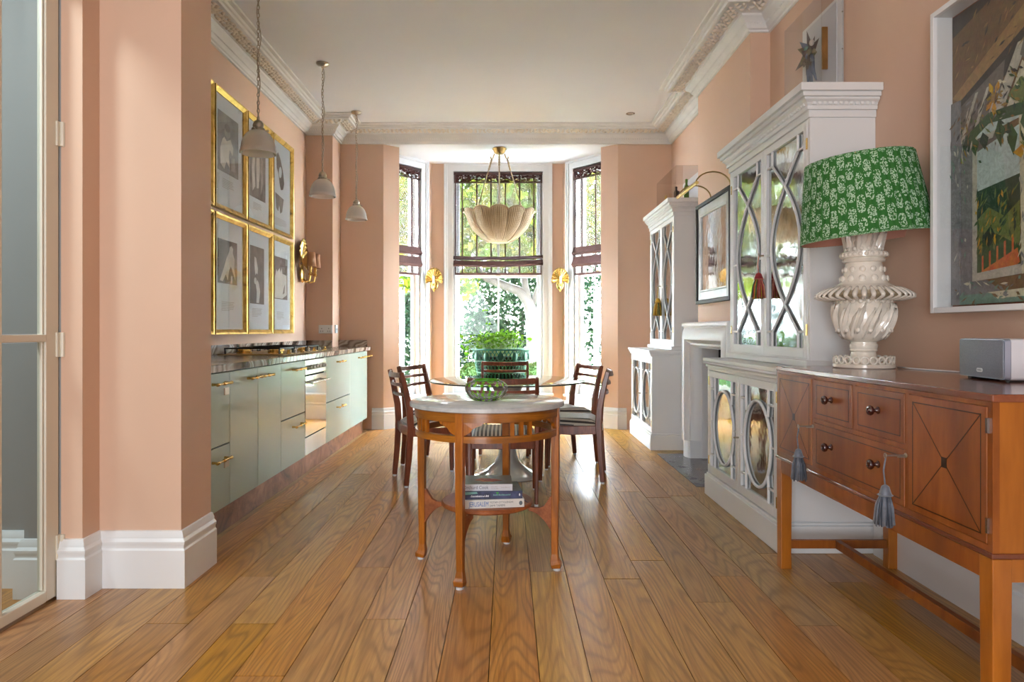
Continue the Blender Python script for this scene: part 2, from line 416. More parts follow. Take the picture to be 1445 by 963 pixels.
def cornice(path, side):
    mb = sweep(path, [(d, ZS+z) for d, z in CP], side); o = mb.build('trim_cornice', M['plaster'], smooth=30); struct(o)
    # enriched band: rows of curled leaves following the soffit, and a small bead course below
    lv = MB(o.location); bd = MB(o.location)
    for d, z, step, kind in ((.128, .104, .05, 0), (.153, .110, .043, 1), (.178, .116, .05, 0), (.050, .046, .024, 2)):
        pts = offset_path([Vector(p) for p in path], d, side)
        for a, b in zip(pts[:-1], pts[1:]):
            L = (b-a).length; n = int(L/step)
            t = (b-a).normalized()
            ang = math.atan2(t.y, t.x)
            for i in range(n):
                p = a+t*step*(i+.5)
                if kind == 2:
                    Mx = Matrix.Rotation(ang, 3, 'Z')
                    c = Vector((p.x, p.y, ZS+z)); bd.add([c+Mx @ Vector(q) for q in ((-.007, 0, -.008), (.007, 0, -.008), (.007, 0, .008), (-.007, 0, .008), (0, side*.008, 0))], [(0, 1, 4), (1, 2, 4), (2, 3, 4), (3, 0, 4)])
                else:
                    Mx = Matrix.Rotation(ang+(.9 if i % 2 else -.9)+random.uniform(-.4, .4), 3, 'Z')
                    blob_leaf(lv, Vector((p.x, p.y, ZS+z-.004)), Mx, random.uniform(.85, 1.25))
    e = lv.build('leaf_enrichment', M['orn'], o, smooth=180); e['kind'] = 'stuff'
    e = bd.build('bead_course', M['plaster'], o); e['kind'] = 'stuff'
cornice([(-2.13, 3.29), (-2.13, 7.35), (-1.85, 7.35), (-1.85, 7.7), (1.82, 7.7), (1.82, 6.13), (1.683, 6.13), (1.683, 4.81), (1.82, 4.81), (1.82, -3.1)], -1)
SK = [(0, 0), (.028, 0), (.028, .175), (.022, .183), (.022, .195), (.026, .203), (.026, .215), (.016, .228), (.016, .24), (.008, .26), (0, .262)]
def skirting(name, path, side, k=1.0): return struct(sweep(path, [(d, z*k) for d, z in SK], side).build(name, M['white'], smooth=30))
skirting('baseboard_nib', [(-1.838, 2.86), (-1.75, 2.86), (-1.75, 2.98), (-1.40, 2.98), (-1.40, 3.28)], -1, .92)
skirting('baseboard_hall', [(-3.2, 2.98), (-1.99, 2.98), (-1.99, 2.86), (-1.885, 2.86)], -1, .92)
skirting('baseboard_back_left', [(-1.5, 7.7), (-1.375, 7.7), (-1.22, 7.83), (-1.235, 7.9)], -1, .9)
skirting('baseboard_back_right', [(1.07, 7.9), (1.055, 7.83), (1.226, 7.7), (1.32, 7.7)], -1, .9)
skirting('baseboard_right', [(1.82, 3.40), (1.82, -3.1)], -1, .95)
skirting('baseboard_left_near', [(-1.85, -3.1), (-1.85, 1.1)], -1, .95)

# ---------------------------------------------------------------- the bay: three walls, each with its sash window and its blind
def bay_wall(name, x, y, rz, L, s0, s1, z0=.32, z1=3.06):
    g = MB(); T = .14
    g.box(0, s0, 0, T, 0, ZS).box(s1, L, 0, T, 0, ZS).box(s0, s1, 0, T, z1, ZS).box(s0, s1, 0, T, 0, z0)
    o = struct(g.build(name, M['pink'])); o.location = (x, y, 0); o.rotation_euler = (0, 0, rz); return o
def skirt_local(name, x, y, rz, L):
    o = skirting(name, [(0, 0), (L, 0)], -1, .9); o.location = (x, y, 0); o.rotation_euler = (0, 0, rz)
def sash_window(name, x, y, rz, s0, s1, muntin, z0=.32, z1=3.06):
    W = sgroup(name, (x, y, 0), rz); zm = 1.775
    # architrave: three stepped mouldings on both sides and the head
    a = MB(); aw = .115
    for o0, o1, d in ((.0, .115, .02), (.075, .115, .034), (.098, .115, .044), (.0, .018, .028)):
        a.box(s0-o1, s0-o0, -d, 0, .30, z1+o1); a.box(s1+o0, s1+o1, -d, 0, .30, z1+o1); a.box(s0-o0, s1+o0, -d, 0, z1+o0, z1+o1)
    a.build('architrave', M['white'], W)
    b = MB(); b.box(s0, s0+.028, 0, .13, z0, z1).box(s1-.028, s1, 0, .13, z0, z1).box(s0, s1, 0, .13, z1-.02, z1); b.build('sash_box', M['white'], W)
    MB().box(s0-.13, s1+.13, -.07, .13, .29, z0).build('window_sill', M['white'], W, bevel=.006)
    MB().box(s0-.115, s1+.115, -.02, 0, .2, .29).build('apron_panel', M['white'], W)
    a0, a1 = s0+.028, s1-.028
    for nm, q0, q1, yy, low in (('lower_sash', z0, zm+.02, .05, 1), ('upper_sash', zm-.02, z1-.02, .092, 0)):
        f = MB(); st = .042
        f.box(a0, a0+st, yy, yy+.04, q0, q1).box(a1-st, a1, yy, yy+.04, q0, q1)
        f.box(a0+st, a1-st, yy, yy+.04, q0, q0+(.085 if low else .04)).box(a0+st, a1-st, yy, yy+.04, q1-.04, q1)
        if muntin: f.box((a0+a1)/2-.011, (a0+a1)/2+.011, yy+.004, yy+.036, q0, q1)
        sash = f.build(nm, M['white'], W)
        if muntin:
            mid = (a0+a1)/2
            MB().box(a0+st, mid-.011, yy+.018, yy+.021, q0+.04, q1-.04).build('pane', M['glass'], sash); MB().box(mid+.011, a1-st, yy+.018, yy+.021, q0+.04, q1-.04).build('pane', M['glass'], sash)
        else: MB().box(a0+st, a1-st, yy+.018, yy+.021, q0+.04, q1-.04).build('pane', M['glass'], sash)
    m_ = (a0+a1)/2
    MB().box(m_-.03, m_+.03, .03, .05, zm+.005, zm+.025).tube([(m_-.02, .025, zm+.02), (m_+.035, .02, zm+.03)], .006, 6).build('sash_catch', M['brass_dull'], W)
    return W
aL = math.atan2(.845, .704); aR = -aL
PL = (-1.64, 7.755); PC = (-.936, 8.6); PR = (.685, 8.6)
bay_wall('wall_bay_left', *PL, aL, 1.1, .18, .90); bay_wall('wall_bay_centre', *PC, 0, 1.621, .269, 1.375); bay_wall('wall_bay_right', *PR, aR, 1.1, .20, .92)
sash_window('window_1', *PL, aL, .18, .90, False); sash_window('window_2', *PC, 0, .269, 1.375, True); sash_window('window_3', *PR, aR, .20, .92, False)
skirt_local('baseboard_bay_left', *PL, aL, 1.1); skirt_local('baseboard_bay_centre', *PC, 0, 1.621); skirt_local('baseboard_bay_right', *PR, aR, 1.1)
# blinds -----------------------------------------------------------------
t = NT('woven_reed'); t.n.remove(t.b); v = t.coord('Object')
sp = t.node('ShaderNodeSeparateXYZ'); t.l(v, sp.inputs[0])
hz = t.math('SINE', t.math('MULTIPLY', sp.outputs['Z'], 2*PI/.0165)); vx = t.math('SINE', t.math('MULTIPLY', sp.outputs['X'], 2*PI/.021))
fz = t.math('MULTIPLY', t.math('GREATER_THAN', hz, .1), .62); fx = t.math('MULTIPLY', t.math('GREATER_THAN', vx, .5), .62)
f = t.math('ADD', t.math('MAXIMUM', fz, fx), .07)
tr = t.node('ShaderNodeBsdfTransparent'); df = t.node('ShaderNodeBsdfDiffuse'); df.inputs[0].default_value = lin((74, 64, 58)); tl = t.node('ShaderNodeBsdfTranslucent'); tl.inputs[0].default_value = lin((92, 84, 78))
m1 = t.node('ShaderNodeMixShader'); m1.inputs[0].default_value = .6; t.l(df.outputs[0], m1.inputs[1]); t.l(tl.outputs[0], m1.inputs[2])
m2 = t.node('ShaderNodeMixShader'); t.l(f, m2.inputs[0]); t.l(tr.outputs[0], m2.inputs[1]); t.l(m1.outputs[0], m2.inputs[2]); t.l(m2.outputs[0], t.out.inputs[0]); M['reed'] = t.m
t = NT('valance_weave'); t.n.remove(t.b); v = t.coord('Object', (1, 1, 2.2)); n = t.noise(v, 22, 2, .5, 1.5)
f = t.math('GREATER_THAN', n, .46)
tr = t.node('ShaderNodeBsdfTransparent'); df = t.node('ShaderNodeBsdfDiffuse'); df.inputs[0].default_value = lin((62, 36, 34))
m2 = t.node('ShaderNodeMixShader'); t.l(f, m2.inputs[0]); t.l(tr.outputs[0], m2.inputs[1]); t.l(df.outputs[0], m2.inputs[2]); t.l(m2.outputs[0], t.out.inputs[0]); M['valance'] = t.m
M['plum'] = plain('plum_brown_tape', (70, 42, 40), .75, 0, .05, 30)
M['plum2'] = plain('plum_brown_fold', (92, 62, 58), .8, 0, .06, 40, .2, 200)
def blind(label, x, y, rz, s0, s1, tapes, zt, zf, zb, deep):
    B = thing('roman_blind', label, 'blind', (x, y, 0), rz, 'woven blinds in the bay'); Y = -.005
    def drop(k): return Y-deep*.35*max(0, 1-abs(k-.5)*0)
    MB().box(s0+.02, s1-.02, Y-.001, Y+.001, zb, zt-.02).build('reed_sheet', M['reed'], B)
    MB().box(s0+.015, s1-.015, Y-.012, Y-.009, zt-.12, zt-.022).build('woven_valance', M['valance'], B)
    MB().box(s0, s1, Y-.02, Y+.018, zt-.028, zt).build('head_rail', M['plum'], B)
    MB().box(s0+.008, s1-.008, Y-.015, Y-.008, zt-.135, zt-.118).build('valance_hem', M['plum'], B)
    for xx in (s0+.004, s1-.026): MB().box(xx, xx+.022, Y-.016, Y-.002, zt-.13, zt-.02).build('valance_border', M['plum'], B)
    for xx in (s0+.012, s1-.026): MB().box(xx, xx+.014, Y-.003, Y+.003, zb, zt-.02).build('side_tape', M['plum'], B)
    for i in range(tapes):
        xx = s0+(s1-s0)*(i+.6)/(tapes+.2)
        MB().box(xx-.008, xx+.008, Y-.003, Y+.003, zb, zt-.02).build('tape', M['plum'], B)
    zz = zf; k = 0
    for z_, hgt, out in ((zf, .125, .035), (zf+.13, .10, .03)) if deep else ((zf, .075, .028), (zf+.07, .045, .024)):
        prof = [(Y-.004, z_+hgt/2), (Y-out*.7, z_+hgt*.1), (Y-out-.012, z_-hgt*.25), (Y-out*.6, z_-hgt/2), (Y-.004, z_-hgt/2+.01)]
        g = MB(); ring = []
        ns = 8
        for i in range(ns+1):
            q = i/ns; xx = s0-.006+(s1-s0+.012)*q; sag = (0 if deep else -.016*math.sin(PI*q)-.004*q*0)
            ring.append([(xx, a, b+sag+.012*q*(0 if deep else 1)) for a, b in prof])
        g.loft(ring); g.build('fold', M['plum2'] if k == 0 else (M['plum2'] if deep else M['plum']), B, smooth=40); k += 1
    MB().box(s0+.012, s1-.012, Y-.008, Y+.006, zb-.012, zb+.012).build('bottom_bar', M['plum2'], B)
    return B
blind('woven reed blind with brown edging in the middle bay window behind the basket light', *PC, 0, .269+.005, 1.375-.005, 6, 3.05, 1.925, 1.795, 0)
blind('narrow reed blind with two thick folds in the slanting window on the cooker side', *PL, aL, .185, .895, 3, 3.05, 1.925, 1.775, 1)
blind('narrow reed blind with two thick folds in the slanting window beside the small white cabinet', *PR, aR, .205, .915, 3, 3.05, 1.925, 1.775, 1)

# ---------------------------------------------------------------- glazed door, left foreground
D = sgroup('door_1', (-1.862, 2.86, 0))
M['cream'] = plain('cream_door_paint', (226, 220, 204), .4, 0, .015, 3)
g = MB(D); xa, xb = -1.885, -1.840
for y0, y1 in ((2.775, 2.855), (2.518, 2.536), (2.25, 2.268), (1.98, 1.998), (1.165, 1.245)): g.box(xa+.004, xb-.004, y0, y1, .012, 2.61)
g.build('stile', M['cream'], D, bevel=.004)
g = MB(D)
for z0, z1 in ((.012, .055), (1.053, 1.082), (2.54, 2.61)): g.box(xa+.002, xb-.002, 1.245, 2.775, z0, z1)
g.box(xa+.012, xb-.012, 2.765, 2.772, .06, 2.54).build('rail', M['cream'], D, bevel=.004)
for (y0, y1) in ((2.54, 2.77), (2.272, 2.514), (2.002, 2.246), (1.25, 1.976)):
    for z0, z1 in ((.058, 1.05), (1.085, 2.535)): MB(D).box(-1.864, -1.861, y0, y1, z0, z1).build('pane', M['door_glass'], D)
for z in (.21, 1.04, 1.905):
    g = MB(D); g.box(-1.845, -1.836, 2.835, 2.857, z-.05, z+.05); h = g.build('hinge', M['cream'], D)
    g = MB(D); g.tube([(-1.830, 2.857, z-.05), (-1.830, 2.857, z+.05)], .009, 8); g.build('hinge_knuckle', M['cream'], h, smooth=40)

# ---------------------------------------------------------------- garden
M['lawn'] = plain('lawn', (70, 92, 46), .9, 0, .25, 4)
gr = struct(MB().box(-16, 16, 11.9, 34, -.62, -.5).build('ground', M['lawn']))
M['stone'] = plain('pale_bounce_paving', (170, 166, 158), .85, 0, .06, 3)
struct(MB().box(-16, 16, 8.75, 11.9, -.62, -.499).build('ground_bounce_paving', M['stone']))  # unseen pale paving added to bounce light up onto the bay ceiling
def leaf_mat(name, c0, c1, c2, tl=.5, k=.33):
    c0, c1, c2 = [tuple(x*k for x in c) for c in (c0, c1, c2)]
    t = NT(name); t.n.remove(t.b); g = t.node('ShaderNodeNewGeometry')
    n = t.noise(t.coord('Object'), 2.2, 2); r = t.ramp(t.math('MULTIPLY_ADD', t.math('SUBTRACT', g.outputs['Random Per Island'], .5), .9, n), [(.25, c0), (.5, c1), (.8, c2)])
    a = t.node('ShaderNodeBsdfDiffuse'); b = t.node('ShaderNodeBsdfTranslucent'); m = t.node('ShaderNodeMixShader'); m.inputs[0].default_value = tl
    t.l(r, a.inputs[0]); t.l(r, b.inputs[0]); t.l(a.outputs[0], m.inputs[1]); t.l(b.outputs[0], m.inputs[2]); t.l(m.outputs[0], t.out.inputs[0]); return t.m
M['maple'] = leaf_mat('maple_leaves', (110, 150, 40), (168, 196, 52), (224, 212, 70), .5, .52)
M['laurel'] = leaf_mat('laurel_leaves', (64, 110, 76), (104, 150, 104), (150, 184, 132))
M['boxleaf'] = leaf_mat('box_leaves', (70, 116, 40), (112, 152, 62), (160, 188, 96))
M['bark'] = plain('pale_bark', (52, 46, 40), .85, 0, .15, 8, .4, 30)
def leaves(n, centre, rad, size, fill=.35):
    vs, fs = [], []
    for i in range(n):
        while True:
            p = Vector((random.uniform(-1, 1), random.uniform(-1, 1), random.uniform(-1, 1)))
            if fill < p.length <= 1: break
        c = Vector(centre)+Vector((p.x*rad[0], p.y*rad[1], p.z*rad[2])); s = size*random.uniform(.6, 1.3)
        R = Euler((random.uniform(-1.1, 1.1), random.uniform(-1.1, 1.1), random.uniform(0, 6.28))).to_matrix()
        q = [Vector((-.5, 0, 0)), Vector((-.05, -.34, .05)), Vector((.6, 0, -.05)), Vector((-.05, .34, .05))]
        k = len(vs); vs += [c+R @ (x*s) for x in q]; fs.append((k, k+1, k+2, k+3))
    return vs, fs
def foliage(name, m, parent, clusters, size):
    g = MB(parent)
    for n, c, r, fill in clusters: g.add(*leaves(n, c, r, size, fill))
    o = g.build(name, m, parent, fix=False); o['kind'] = 'stuff'; return o
T = thing('garden_tree', 'pale trunked tree with yellow green leaves outside the middle bay window', 'tree', (.50, 13, -.5))
g = MB(T); g.tube([(.52, 13, -.5), (.50, 13, .6), (.47, 13, 1.3), (.40, 13, 1.62), (.22, 13, 1.83), (-.05, 13, 1.93), (-.4, 13, 2.08), (-.8, 12.9, 2.45), (-1.3, 12.8, 2.9)], [.17, .14, .125, .105, .09, .08, .075, .06, .03], 10)
g.tube([(.42, 13, 1.58), (.33, 13, 1.95), (.30, 13, 2.3), (.45, 13.1, 3.0), (.5, 13.1, 3.8)], [.07, .06, .055, .05, .03], 8).tube([(.44, 13, 1.5), (.62, 13, 2.0), (.95, 13, 2.7), (1.4, 13, 3.3)], [.06, .05, .045, .03], 8)
g.build('trunk', M['bark'], T, smooth=180)
foliage('foliage', M['maple'], T, [(520, (-1.2, 13, 2.1), (.75, .8, .5), 0), (300, (-.2, 12.4, 2.5), (.8, .7, .35), 0), (3600, (-.8, 12.9, 3.5), (1.8, 1.3, 1.0), 0), (3600, (1.0, 13.0, 3.6), (1.7, 1.3, 1.05), 0), (260, (.55, 12.5, 2.35), (.6, .6, .3), 0), (2400, (.2, 13, 4.7), (2.4, 1.5, .8), 0), (900, (-2.2, 13.2, 3.0), (.9, 1, 1.2), 0), (900, (2.6, 13.2, 3.1), (.9, 1, 1.2), 0)], .17)
for i, (x, y, zc, rx, rz_, n, lab) in enumerate(((-2.9, 17, 1.4, 1.25, 2.2, 7000, 'loose blue green shrub far outside the middle bay window, nearest the cooker side'), (.35, 18, 1.6, 1.5, 2.5, 9000, 'tall blue green shrub at the end of the garden behind the tree trunk'), (3.4, 17, 1.5, 1.7, 2.4, 7000, 'blue green shrub outside seen past the blind beside the small white cabinet'), (-.75, 20, .4, 1.1, 1.3, 3500, 'low shrub in front of the white garden house'))):
    S = thing('garden_shrub', lab, 'shrub', (x, y, -.5), 0, 'shrubs at the end of the garden')
    foliage('foliage', M['laurel'], S, [(n, (x, y, zc), (rx, .9, rz_), .3)], .13)
    MB(S).tube([(x, y, -.5), (x+.05, y, zc)], [.09, .04], 7).build('stem', M['bark'], S, smooth=180)
for x, lab in ((-.52, 'clipped box ball in the garden below the basket plant, nearer the cooker side'), (.42, 'clipped box ball in the garden at the foot of the pale tree trunk')):
    S = thing('box_ball', lab, 'shrub', (x, 10.4, -.5), 0, 'clipped box balls')
    foliage('foliage', M['boxleaf'], S, [(2600, (x, 10.4, .32), (.26, .26, .30), .75)], .035)
    MB(S).tube([(x, 10.4, -.5), (x, 10.4, .3)], .03, 6).build('stem', M['bark'], S)
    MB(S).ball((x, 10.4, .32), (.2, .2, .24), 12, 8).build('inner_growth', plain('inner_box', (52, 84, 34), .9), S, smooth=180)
M['render'] = plain('white_render', (240, 240, 238), .9, 0, .02, 1)
H = thing('garden_house', 'white rendered house wall far beyond the shrubs', 'house', (-1.2, 24, -.5))
MB(H).box(-4.5, 6, 24, 27, -.5, 4.0).build('wall', M['render'], H)
g = MB(H); g.extr([(-4.9, 23.7, 3.9), (-4.9, 27.3, 3.9), (-4.9, 25.5, 5.3)], (11.3, 0, 0)).build('roof', plain('slate_roof', (120, 118, 122), .8), H)
for x in (-3.6, .8, 3.4): MB(H).box(x, x+.9, 23.96, 24.01, 1.0, 2.4).build('window', M['dark'], H)
for x0, lab in ((-3.0, 'tall white boundary wall outside the slanting window on the cooker side'), (2.62, 'tall white boundary wall outside the slanting window beside the small white cabinet')):
    W = thing('garden_wall', lab, 'wall', (x0+.1, 11.5, -.5), 0, 'white boundary walls')
    MB(W).box(x0, x0+.22, 9.2, 13.6, -.5, 2.5).build('rendered_face', M['render'], W); MB(W).box(x0-.04, x0+.26, 9.18, 13.64, 2.5, 2.58).build('coping', M['plaster'], W)
# ---------------------------------------------------------------- kitchen run along the left wall
XF, XW = -1.507, -2.13
def handle(parent, y0, y1, z, x=XF):
    g = MB(parent); xc = x+.034
    for y in (y0+.022, y1-.022):
        g.tube([(x+.001, y, z), (xc, y, z)], [.008, .0055], 8)
    L = y1-y0; prof = [(.0, 0), (.007, .001), (.009, .006), (.006, .011), (.0085, .016), (.0085, .028), (.006, .033), (.006, L-.033), (.0085, L-.028), (.0085, L-.016), (.006, L-.011), (.009, L-.006), (.007, L-.001), (0, L)]
    g.lathe(prof, 10, Matrix.Translation((xc, y0, z)) @ Matrix.Rotation(-PI/2, 4, 'X'))
    g.lathe([(.009, 0), (.0095, .004), (.0095, .018), (.009, .022)], 10, Matrix.Translation((xc, (y0+y1)/2-.011, z)) @ Matrix.Rotation(-PI/2, 4, 'X'))
    return g.build('handle', M['brass'], parent, smooth=50)
def unit(name, label, y0, y1, xw=-2.13):
    U = thing(name, label, 'cabinet', ((XF+XW)/2, (y0+y1)/2, 0), 0, 'sage kitchen units')
    g = MB(U); g.box(xw+.01, XF-.02, y0+.001, y1-.001, .157, .878); g.build('carcass', M['dark'], U)
    MB(U).box(xw+.01, XF-.045, y0, y1, 0, .157).build('plinth', M['copper'], U)
    return U
def front(U, nm, y0, y1, z0, z1): return MB(U).box(XF-.02, XF, y0+.0022, y1-.0022, z0, z1).build(nm, M['sage'], U, bevel=.0015)
def drawers(label, y0, y1, h0, h1, latch=False):
    U = unit('drawer_unit', label, y0, y1)
    a = front(U, 'drawer', y0, y1, .494, .874); handle(a, h0, h1, .82)
    b = front(U, 'drawer', y0, y1, .157, .486); handle(b, h0, h1, .42)
    if latch:
        for d, z in ((a, .772), (b, .385)): MB(U).box(XF, XF+.006, h1-.03, h1+.03, z-.02, z+.02).build('latch_pad', M['nickel'], d, bevel=.003)
drawers('sage drawer unit nearest the pink wall nib, with two small metal latch pads', 3.29, 3.77, 3.52, 3.72, True)
U = unit('door_unit', 'sage unit with two tall doors left of the two drawers beside the oven', 3.77, 4.621)
a = front(U, 'door', 3.77, 4.196, .157, .874); handle(a, 4.00, 4.185, .82)
b = front(U, 'door', 4.196, 4.621, .157, .874); handle(b, 4.207, 4.39, .82)
drawers('sage unit of two drawers on the near side of the steel oven', 4.621, 5.172, 4.84, 5.08)
drawers('sage unit of two drawers on the far side of the steel oven', 5.774, 6.653, 6.10, 6.34)
U = unit('door_unit', 'sage single door unit at the window end of the kitchen run', 6.653, 7.276)
a = front(U, 'door', 6.653, 7.276, .157, .874); handle(a, 6.98, 7.22, .82)
U = unit('corner_door_unit', 'narrow sage end door with a brass handle at the far end', 7.276, 7.46, -1.848)
a = front(U, 'door', 7.276, 7.46, .157, .874); handle(a, 7.30, 7.54, .82)
# oven
O = thing('built_in_oven', 'stainless built-in oven with mirrored door between the sage drawers', 'oven', ((XF+XW)/2, 5.473, 0))
MB(O).box(XW+.02, XF-.02, 5.174, 5.772, .157, .878).build('oven_body', M['dark'], O); MB(O).box(XW+.1, XF-.045, 5.174, 5.772, 0, .157).build('plinth', M['copper'], O)
p = MB(O).box(XF-.02, XF, 5.178, 5.768, .762, .872).build('control_panel', M['steel'], O, bevel=.002)
for i in range(6):
    g = MB(O); y = 5.26+.086*i
    g.lathe([(.019, 0), (.019, .006), (.014, .010), (.013, .026), (.008, .028)], 12, Matrix.Translation((XF, y, .815)) @ Matrix.Rotation(PI/2, 4, 'Y')); g.build('control_knob', M['nickel'], p, smooth=40)
M['oven_glass'] = plain('oven_mirror_glass', (176, 172, 172), .06, 1, .01, 2)
d = MB(O).box(XF-.02, XF+.002, 5.178, 5.768, .30, .752).build('oven_door', M['oven_glass'], O, bevel=.002)
g = MB(O); g.tube([(XF+.04, 5.21, .70), (XF+.04, 5.735, .70)], .009, 8)
for y in (5.25, 5.70): g.tube([(XF, y, .70), (XF+.04, y, .70)], .007, 6)
g.build('oven_handle', M['steel'], d, smooth=40)
MB(O).box(XF-.02, XF, 5.178, 5.768, .16, .292).build('warming_drawer', M['steel'], O, bevel=.002)
# worktop with its splashback
Wt = thing('worktop', 'brown and grey streaked marble worktop with low upstand over the sage units', 'worktop', (-1.8, 5.4, .88))
MB(Wt).box(XW+.002, XF+.018, 3.285, 7.345, .881, .92).box(-1.848, XF+.018, 7.346, 7.60, .881, .92).build('slab', M['worktop'], Wt, bevel=.004)
MB(Wt).box(XW+.002, XW+.022, 3.285, 7.33, .921, .99).build('upstand', M['worktop'], Wt); MB(Wt).box(XW+.022, -1.852, 7.33, 7.349, .921, .99).build('upstand', M['worktop'], Wt); MB(Wt).box(-1.848, XF-.03, 7.60, 7.62, .881, .99).build('upstand', M['worktop'], Wt)
# gas hob
Hb = thing('gas_hob', 'brass and black gas hob set in the marble worktop', 'hob', (-1.82, 5.5, .921))
MB(Hb).box(-2.07, -1.60, 4.95, 6.05, .9205, .927).build('hob_plate', M['brass_dull'], Hb, bevel=.003)
for i, (x, y) in enumerate(((-1.94, 5.12), (-1.72, 5.15), (-1.84, 5.5), (-1.94, 5.86), (-1.72, 5.85))):
    g = MB(Hb); g.lathe([(.055, .927), (.055, .938), (.042, .942), (.042, .950), (.048, .953), (.044, .960), (.0, .962)], 16, c=(x, y, 0)); g.build('burner', M['brass'], Hb, smooth=40)
for y0, y1 in ((4.98, 5.32), (5.33, 5.67), (5.68, 6.02)):
    g = MB(Hb)
    for x in (-2.03, -1.64): g.box(x-.006, x+.006, y0+.01, y1-.01, .962, .971)
    for y in (y0+.015, y1-.015): g.box(-2.03, -1.64, y-.006, y+.006, .962, .971)
    ym = (y0+y1)/2; g.box(-2.03, -1.64, ym-.005, ym+.005, .962, .971)
    for x in (-2.03, -1.64):
        for y in (y0+.016, y1-.016): g.box(x-.005, x+.005, y-.005, y+.005, .927, .963)
    g.build('pan_support', M['black'], Hb)
for i in range(7):
    y = 5.0+.165*i; g = MB(Hb); g.lathe([(.016, .927), (.016, .933), (.011, .938), (.009, .950), (.012, .953), (.011, .958), (0, .959)], 10, c=(-1.575 if i < 9 else -1.6, y, 0)); k = g.build('gas_tap', M['steel'] if i % 2 else M['brass'], Hb, smooth=40)
    MB(Hb).ball((-1.565, y, .935), .006, 6, 4).build('red_dot', plain('tap_red', (150, 30, 24), .4) if i == 0 else bpy.data.materials['tap_red'], k)
# socket and switch on the end wall
S = thing('wall_socket', 'white double plug socket on the pink end wall above the marble upstand', 'socket', (-1.92, 7.35, 1.11))
MB(S).box(-1.995, -1.845-.006, 7.338, 7.349, 1.063, 1.153).build('plate', M['white'], S, bevel=.003)
g = MB(S)
for cx in (-1.962, -1.888):
    for dx, dz in ((0, .016), (-.011, -.012), (.011, -.012)): g.box(cx+dx-.003, cx+dx+.003, 7.336, 7.339, 1.10+dz-.004, 1.10+dz+.004)
g.build('pin_hole', M['dark'], S)
for cx in (-1.962, -1.888): MB(S).box(cx-.008, cx+.008, 7.333, 7.339, 1.128, 1.144).build('rocker', M['white'], S)
S = thing('wall_switch', 'small white fused switch on the step of the pink wall beside the socket', 'switch', (-1.85, 7.5, 1.11))
MB(S).box(-1.849, -1.838, 7.44, 7.53, 1.066, 1.155).build('plate', M['white'], S, bevel=.003); MB(S).box(-1.838, -1.832, 7.475, 7.495, 1.10, 1.12).build('rocker', M['white'], S)

# ---------------------------------------------------------------- gilt frames: two rows of four
def ell(cx, cz, rx, rz, rot=0, n=14): return [(cx+rx*math.cos(a)*math.cos(rot)-rz*math.sin(a)*math.sin(rot), cz+rx*math.cos(a)*math.sin(rot)+rz*math.sin(a)*math.cos(rot)) for a in [2*PI*i/n for i in range(n)]]
def picture(label, y0, y1, z0, z1, pr, shapes, cap, ground):
    X = XW
    P = thing('gilt_picture', label, 'picture', (X, (y0+y1)/2, z0), 0, 'gilt framed prints above the kitchen')
    fw, ft = .036, .04; y0 += .004; y1 -= .004
    for a, b, c, d in ((y0, y1, z0, z0+fw), (y0, y1, z1-fw, z1), (y0, y0+fw, z0, z1), (y1-fw, y1, z0, z1)):
        g = MB(P)
        if d-c == fw or abs(d-c-fw) < 1e-6:   # horizontal piece, mitred and sloped inwards
            top = c > (z0+z1)/2; zo, zi = (d, c) if top else (c, d)
            g.loft([[(X+.002, a, zo), (X+ft, a, zo), (X+ft-.003, a+fw*.35, zo+(zi-zo)*.35), (X+.02, a+fw, zi), (X+.002, a+fw, zi)], [(X+.002, b, zo), (X+ft, b, zo), (X+ft-.003, b-fw*.35, zo+(zi-zo)*.35), (X+.02, b-fw, zi), (X+.002, b-fw, zi)]])
        else:
            far = a > (y0+y1)/2; yo, yi = (b, a) if far else (a, b)
            g.loft([[(X+.002, yo, c), (X+ft, yo, c), (X+ft-.003, yo+(yi-yo)*.35, c+fw*.35), (X+.02, yi, c+fw), (X+.002, yi, c+fw)], [(X+.002, yo, d), (X+ft, yo, d), (X+ft-.003, yo+(yi-yo)*.35, d-fw*.35), (X+.02, yi, d-fw), (X+.002, yi, d-fw)]])
        g.build('frame_side', M['gold'], P)
    MB(P).box(X+.003, X+.010, y0+.02, y1-.02, z0+.02, z1-.02).build('mount', M['mat_board'], P)
    W, Hh = y1-y0, z1-z0; pa, pb, pc, pd = y0+W*pr[0], y0+W*pr[1], z0+Hh*pr[2], z0+Hh*pr[3]
    pt = MB(P).box(X+.010, X+.0108, pa, pb, pc, pd).build('print', M[ground], P) if ground else P
    for i, (m, poly) in enumerate(shapes):
        o = MB(P).extr([(X+.0108, pa+(pb-pa)*u, pc+(pd-pc)*v) for u, v in poly], (.0005+.0002*i, 0, 0)).build('figure', M[m], pt, fix=True)
    g = MB(P); nl = cap[3]
    for i in range(nl):
        zz = z0+Hh*cap[2]-i*.0125; w_ = (cap[1]-cap[0])*(1 if i < nl-1 else .6)
        g.box(X+.010, X+.0105, y0+W*cap[0], y0+W*(cap[0]+w_*random.uniform(.85, 1)), zz, zz+.0055)
    c = g.build('caption', M['ink'], P); c['kind'] = 'stuff'
    MB(P).box(X+.016, X+.0175, y0+.03, y1-.03, z0+.03, z1-.03).build('picture_glass', M['pic_glass'], P)
cols = ((4.36, 4.965), (4.98, 5.595), (5.61, 6.205), (6.225, 6.81))
LZ, UZ = (1.068, 1.955), (1.99, 2.875)
body = [(.28, .05), (.24, .28), (.34, .42), (.26, .60), (.36, .78), (.52, .84), (.66, .74), (.78, .52), (.64, .40), (.72, .22), (.60, .05)]
hair = ell(.46, .84, .16, .10)
